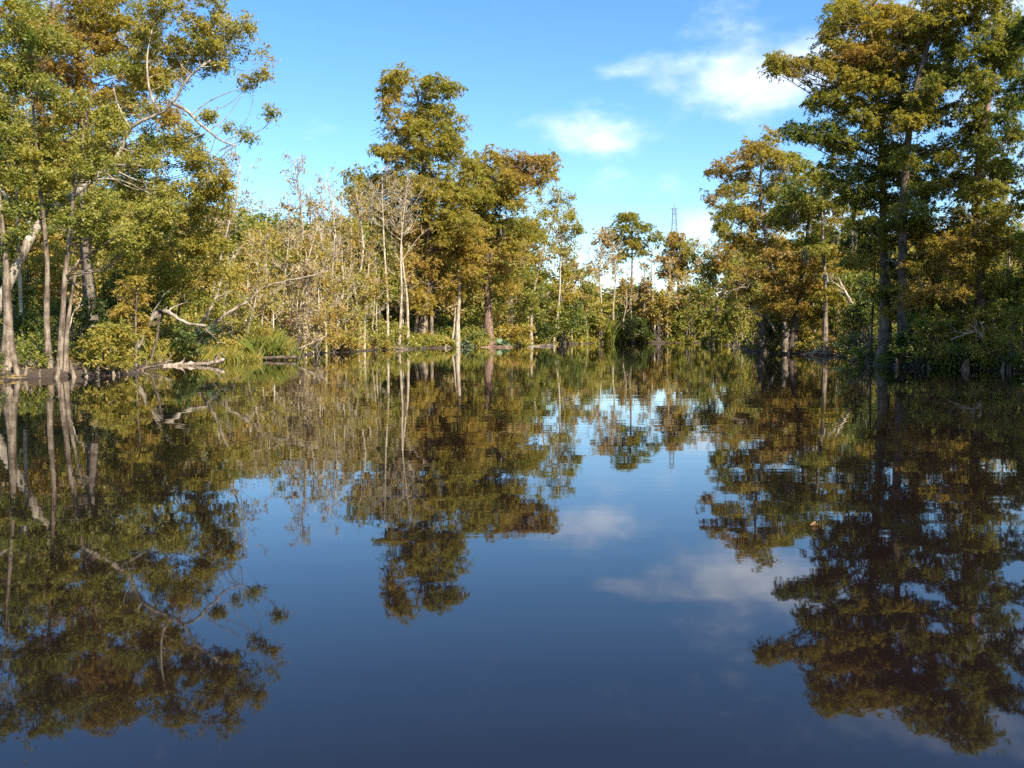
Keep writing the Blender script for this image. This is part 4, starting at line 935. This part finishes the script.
for i, a in enumerate((('olive bush hanging over the water at the huge trunk', 872, 42, 40, 18, .3), ('dim green bush hanging over the water by the dark cypress knee', 902, 40.5, 44, 20, .12), ('rusty bush hanging over the water under the dusky one', 936, 39.5, 50, 22, .66),  # bush tints kept dark and brown to paint in the bank's shade
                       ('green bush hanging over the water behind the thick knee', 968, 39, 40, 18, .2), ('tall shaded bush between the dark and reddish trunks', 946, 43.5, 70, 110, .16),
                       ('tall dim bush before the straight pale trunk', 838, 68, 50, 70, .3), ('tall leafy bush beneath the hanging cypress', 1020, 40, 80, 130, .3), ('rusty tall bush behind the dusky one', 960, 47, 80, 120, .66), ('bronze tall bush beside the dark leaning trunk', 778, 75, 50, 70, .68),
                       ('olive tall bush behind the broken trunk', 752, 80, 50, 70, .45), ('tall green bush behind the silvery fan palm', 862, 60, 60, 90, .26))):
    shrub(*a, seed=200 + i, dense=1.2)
for i, a in enumerate((('amber low cypress boughs beside the huge trunk', 918, 52, 232, 46, .68), ('tawny tree in the middle of the shaded bank', 860, 66, 226, 46, .6), ('drooping olive cypress behind the reddish trunk', 990, 50, 200, 60, .5), ('green cypress between the golden and huge cypresses', 815, 72, 190, 44, .4), ('amber cypress behind the rusty leaning crown', 775, 86, 232, 40, .66))):
    small_tree(a[0], a[1], a[2], a[3], a[4], a[5], 'cypress', 220 + i, name='cypress_tree', low=.15, cov=1.2)
palmetto('silvery fan palm between the pale trunk and the huge cypress', 858, 326, 56, 20, 5); palmetto('fan palm in shade behind the fallen pale branch', 842, 332, 60, 13, 6)
branch('dead_branch', 'pale dead branch slanting behind the fan palm', 'dead branch', 57, [(868, 330), (856, 310), (846, 293), (838, 278)], .13, .07, M_BARK_PALE, side=4, seed=22)
branch('dead_branch', 'twisted bare branch drooping above the blackened stump', 'dead branch', 69, [(775, 332), (768, 318), (756, 314), (748, 304)], .08, .035, M_WOOD, side=6, seed=23)
branch('dead_branch', 'arching bare branch under the rusty boughs', 'dead branch', 68, [(796, 300), (780, 276), (770, 272), (756, 278), (746, 290)], .08, .03, M_WOOD, side=5, seed=24)
branch('dead_branch', 'greyish bare branch forking among the dark leaves', 'dead branch', 42, [(906, 300), (922, 290), (912, 270), (900, 250)], .045, .02, M_BARK_PALE, side=7, seed=25, slen=26)
branch('dead_branch', 'bare whitish branch curling over the rusty bush', 'dead branch', 38, [(986, 350), (982, 336), (974, 332), (960, 336), (950, 340)], .05, .02, M_BARK_PALE, side=7, seed=26, slen=22)
branch('dead_branch', 'long bare branch stretching through the upper rusty boughs', 'dead branch', 40, [(1030, 232), (1005, 240), (985, 232), (965, 215)], .05, .015, M_BARK_PALE, side=10, seed=27, slen=30)
branch('fallen_log', 'thin dark log along the waterline of the shaded point', 'log', 70, [(752, 354), (775, 353.5), (800, 354), (822, 353)], .10, .08, M_BARK_DARK, side=3, seed=28, slen=10)
branch('fallen_log', 'black log leaning into the water before the fan palm', 'log', 50, [(850, 362), (862, 352), (872, 342)], .15, .10, M_BARK_DARK, side=3, seed=29, slen=16)
branch('brush_pile', 'heap of pale dry brush washed against the pale trunk', 'driftwood', 62.5, [(806, 354), (818, 351), (832, 352)], .06, .03, M_BARK_PALE, side=22, seed=30, slen=20)
branch('fallen_log', 'pale stranded log by the rusty low bush', 'log', 105, [(528, 347.5), (542, 346), (556, 346)], .2, .15, M_BARK_GREY, seed=31)
branch('fallen_log', 'brown log lying under the white saplings', 'log', 86, [(378, 349.5), (392, 348), (408, 349)], .2, .14, M_BARK, side=4, seed=32, slen=14)
branch('fallen_log', 'dark drift log below the fresh green bush', 'log', 99, [(478, 348), (495, 347), (512, 347)], .2, .16, M_BARK_RED, seed=33)
reed_clump('green reeds in the shallows before the leafy bush', 994, 38.4, 24, 20, .26, 5, n=260); reed_clump('hanging green reeds by the dusky bush', 955, 39.4, 24, 18, .24, 6, n=200)
for i, (px, Y, h, r, lab) in enumerate(((967, 38.3, 14, .26, 'thick reddish cypress knee between the two reed clumps'), (1003, 37.3, 13, .13, 'tall pale cypress knee before the leafy mound'), (896, 40.4, 11, .16, 'dark cypress knee between the huge trunk and its dark neighbour'), (868, 42, 9, .14, 'low dark cypress knee at the foot of the huge trunk'), (930, 39.2, 8, .12, 'small cypress knee under the dusky bush'),
                                         (808, 62.8, 7, .16, 'small cypress knee beside the dark leaning trunk'), (434, 93.5, 5, .3, 'cypress knee at the foot of the tallest cypress'), (445, 93.5, 4, .25, 'small cypress knee before the pale double trunk'))):
    knee(lab, px, Y, h, r, 10 + i, M_BARK_RED if i == 0 else M_BARK_DARK if 2 <= i <= 4 else M_BARK)

# ------------------------------------------------------------------ floating leaves
def floating_leaf(px, py, size, col, label):
    dv = at(px, py, 10.0); t = CAM_H / (CAM_H - dv[2]); x, y = dv[0] * t, 10.0 * t
    V = []
    for a in np.linspace(0, 2 * np.pi, 12, endpoint=False):
        r = size * (0.75 + 0.25 * math.cos(2 * a)); V.append((r * math.cos(a), r * 0.7 * math.sin(a), 0.006 + 0.03 * abs(math.sin(a)) ** 2))
    me = bpy.data.meshes.new('floating_leaf'); me.from_pydata([(0, 0, 0.004)] + V, [], [(0, i + 1, (i + 1) % 12 + 1) for i in range(12)]); me.update()
    m, nt, out = new_mat('dead_leaf'); p = N(nt, 'ShaderNodeBsdfPrincipled'); n = N(nt, 'ShaderNodeTexNoise'); n.inputs['Scale'].default_value = 30
    r = ramp(nt, [(.3, tuple(c * .6 for c in col)), (.7, col)]); nt.links.new(n.outputs[0], r.inputs[0]); nt.links.new(r.outputs[0], p.inputs['Base Color']); nt.links.new(p.outputs[0], out.inputs[0]); me.materials.append(m)
    tag(link('floating_leaf', me, None, (x, y, 0)), label, 'leaf')
floating_leaf(815, 526, .04, (.30, .15, .07), 'orange brown leaf floating in the dark tree reflection')

# ================================================================== light, sky, camera
SUN_EL, SUN_AZ = math.radians(40), math.radians(142)     # azimuth clockwise from +Y (the way the camera looks)
sv = Vector((math.sin(SUN_AZ) * math.cos(SUN_EL), math.cos(SUN_AZ) * math.cos(SUN_EL), math.sin(SUN_EL)))
sd = bpy.data.lights.new('sun', 'SUN'); sd.energy = 5.0; sd.angle = math.radians(0.5); sd.color = (1.0, 0.92, 0.78)
so = bpy.data.objects.new('sun', sd); COL.objects.link(so); so.rotation_euler = (-sv).to_track_quat('-Z', 'Y').to_euler(); so.location = sv * 200

def build_sky():
    w = bpy.data.worlds.new('World'); scene.world = w; w.use_nodes = True; nt = w.node_tree; nt.nodes.clear()
    out = nt.nodes.new('ShaderNodeOutputWorld'); bg = nt.nodes.new('ShaderNodeBackground')
    sky = nt.nodes.new('ShaderNodeTexSky'); sky.sky_type = 'NISHITA'; sky.sun_disc = False; sky.sun_elevation = SUN_EL; sky.sun_rotation = SUN_AZ
    sky.air_density = 1.0; sky.dust_density = 0.25; sky.ozone_density = 3.8
    bg.inputs[1].default_value = 0.103
    tc = nt.nodes.new('ShaderNodeTexCoord'); sx = nt.nodes.new('ShaderNodeSeparateXYZ'); nt.links.new(tc.outputs['Generated'], sx.inputs[0])
    def M(op, a, b=None, c=None):
        n = nt.nodes.new('ShaderNodeMath'); n.operation = op
        for i, v in enumerate((a, b, c)):
            if v is None: continue
            if isinstance(v, (int, float)): n.inputs[i].default_value = v
            else: nt.links.new(v, n.inputs[i])
        return n.outputs[0]
    X, Y, Z = sx.outputs
    az = M('ARCTAN2', X, Y); el = M('ARCSINE', Z)
    nz = nt.nodes.new('ShaderNodeTexNoise'); nz.inputs['Scale'].default_value = 9; nz.inputs['Detail'].default_value = 9; nz.inputs['Roughness'].default_value = .58
    mp = nt.nodes.new('ShaderNodeMapping'); mp.inputs['Scale'].default_value = (1, 1, 2.1); nt.links.new(tc.outputs['Generated'], mp.inputs[0]); nt.links.new(mp.outputs[0], nz.inputs[0])
    nf = nz.outputs[0]
    total = None
    # clouds: pixel, half sizes in pixels, strength
    for (px, py, rx, ry, k) in ((748, 74, 78, 38, 1.0), (790, 92, 74, 32, 1.0), (835, 60, 60, 34, .95), (690, 72, 44, 16, .8), (700, 100, 60, 20, .45), (720, 40, 90, 14, .42), (640, 180, 80, 14, .38), (690, 72, 48, 14, .55), (640, 68, 30, 12, .6), (598, 140, 38, 24, .88), (628, 132, 44, 14, .6), (585, 120, 50, 12, .45), (604, 172, 22, 9, .75), (668, 182, 16, 9, .55), (702, 230, 24, 15, 1.1), (610, 105, 60, 10, .4),
                               (790, 25, 60, 8, .4), (905, 60, 60, 60, .8), (990, 130, 70, 60, .9), (940, -70, 120, 34, .9), (820, -40, 70, 20, .55), (1010, 0, 90, 50, .7), (690, 140, 70, 14, .35), (560, 215, 40, 14, .35), (590, 205, 40, 8, .4), (850, 210, 80, 40, .8), (80, 120, 90, 16, .3), (20, 0, 60, 30, .3)):
        d = at(px, py, 100.0) - np.array([0, 0, CAM_H]); d /= np.linalg.norm(d); a0, e0 = math.atan2(d[0], d[1]), math.asin(d[2])
        u = M('MULTIPLY', M('SUBTRACT', az, a0), F / rx); v = M('MULTIPLY', M('SUBTRACT', el, e0), F / ry)
        r2 = M('ADD', M('MULTIPLY', u, u), M('MULTIPLY', v, v)); g = M('MULTIPLY', M('EXPONENT', M('MULTIPLY', r2, -0.55)), k)
        total = g if total is None else M('MAXIMUM', total, g)
    # scattered cloud over the rest of the sky, behind and beside the viewer
    n2 = nt.nodes.new('ShaderNodeTexNoise'); n2.inputs['Scale'].default_value = 2.2; n2.inputs['Detail'].default_value = 6; nt.links.new(mp.outputs[0], n2.inputs[0])
    back = nt.nodes.new('ShaderNodeMapRange'); back.inputs[1].default_value = -0.1; back.inputs[2].default_value = 0.5; back.inputs[3].default_value = 1; back.inputs[4].default_value = 0; nt.links.new(Y, back.inputs[0])
    b2 = nt.nodes.new('ShaderNodeMapRange'); b2.inputs[1].default_value = .5; b2.inputs[2].default_value = .7; nt.links.new(n2.outputs[0], b2.inputs[0])
    total = M('MAXIMUM', total, M('MULTIPLY', b2.outputs[0], back.outputs[0]))
    dens = M('ADD', M('MULTIPLY', M('ADD', nf, -0.5), 3.0), M('ADD', total, -0.62))
    mr = nt.nodes.new('ShaderNodeMapRange'); mr.interpolation_type = 'SMOOTHSTEP'; mr.inputs[1].default_value = -.3; mr.inputs[2].default_value = 1.1; mr.inputs[4].default_value = .82; nt.links.new(dens, mr.inputs[0])
    # thin milky veil low over the horizon
    hs = nt.nodes.new('ShaderNodeHueSaturation'); hs.inputs['Saturation'].default_value = 1.2; nt.links.new(sky.outputs[0], hs.inputs['Color'])
    mx = nt.nodes.new('ShaderNodeMix'); mx.data_type = 'RGBA'; nt.links.new(mr.outputs[0], mx.inputs[0]); nt.links.new(hs.outputs[0], mx.inputs[6])
    n3 = nt.nodes.new('ShaderNodeTexNoise'); n3.inputs['Scale'].default_value = 16; n3.inputs['Detail'].default_value = 7; nt.links.new(mp.outputs[0], n3.inputs[0])
    cr = nt.nodes.new('ShaderNodeMix'); cr.data_type = 'RGBA'; cr.inputs[6].default_value = (4.2, 4.7, 5.8, 1); cr.inputs[7].default_value = (6.2, 6.5, 7.1, 1)
    m3 = nt.nodes.new('ShaderNodeMapRange'); m3.inputs[1].default_value = .38; m3.inputs[2].default_value = .6; nt.links.new(n3.outputs[0], m3.inputs[0]); nt.links.new(m3.outputs[0], cr.inputs[0]); nt.links.new(cr.outputs[2], mx.inputs[7])
    nt.links.new(mx.outputs[2], bg.inputs[0]); nt.links.new(bg.outputs[0], out.inputs[0])
build_sky()

cd = bpy.data.cameras.new('camera'); co = bpy.data.objects.new('camera', cd); COL.objects.link(co)
cd.sensor_fit = 'HORIZONTAL'; cd.sensor_width = 36; cd.lens = 36 * F / 1024; cd.clip_end = 6000; cd.clip_start = 0.1
co.location = (0, 0, CAM_H); co.rotation_euler = (math.pi / 2 - PITCH, 0, 0)
scene.camera = co
vs = scene.view_settings; vs.view_transform = 'Standard'; vs.look = 'None'; vs.exposure = 1.3; vs.gamma = 1; vs.use_curve_mapping = False
scene.cycles.max_bounces = 6; scene.cycles.diffuse_bounces = 2; scene.cycles.transmission_bounces = 3; scene.cycles.transparent_max_bounces = 4; scene.cycles.glossy_bounces = 2
scene.cycles.use_denoising = False
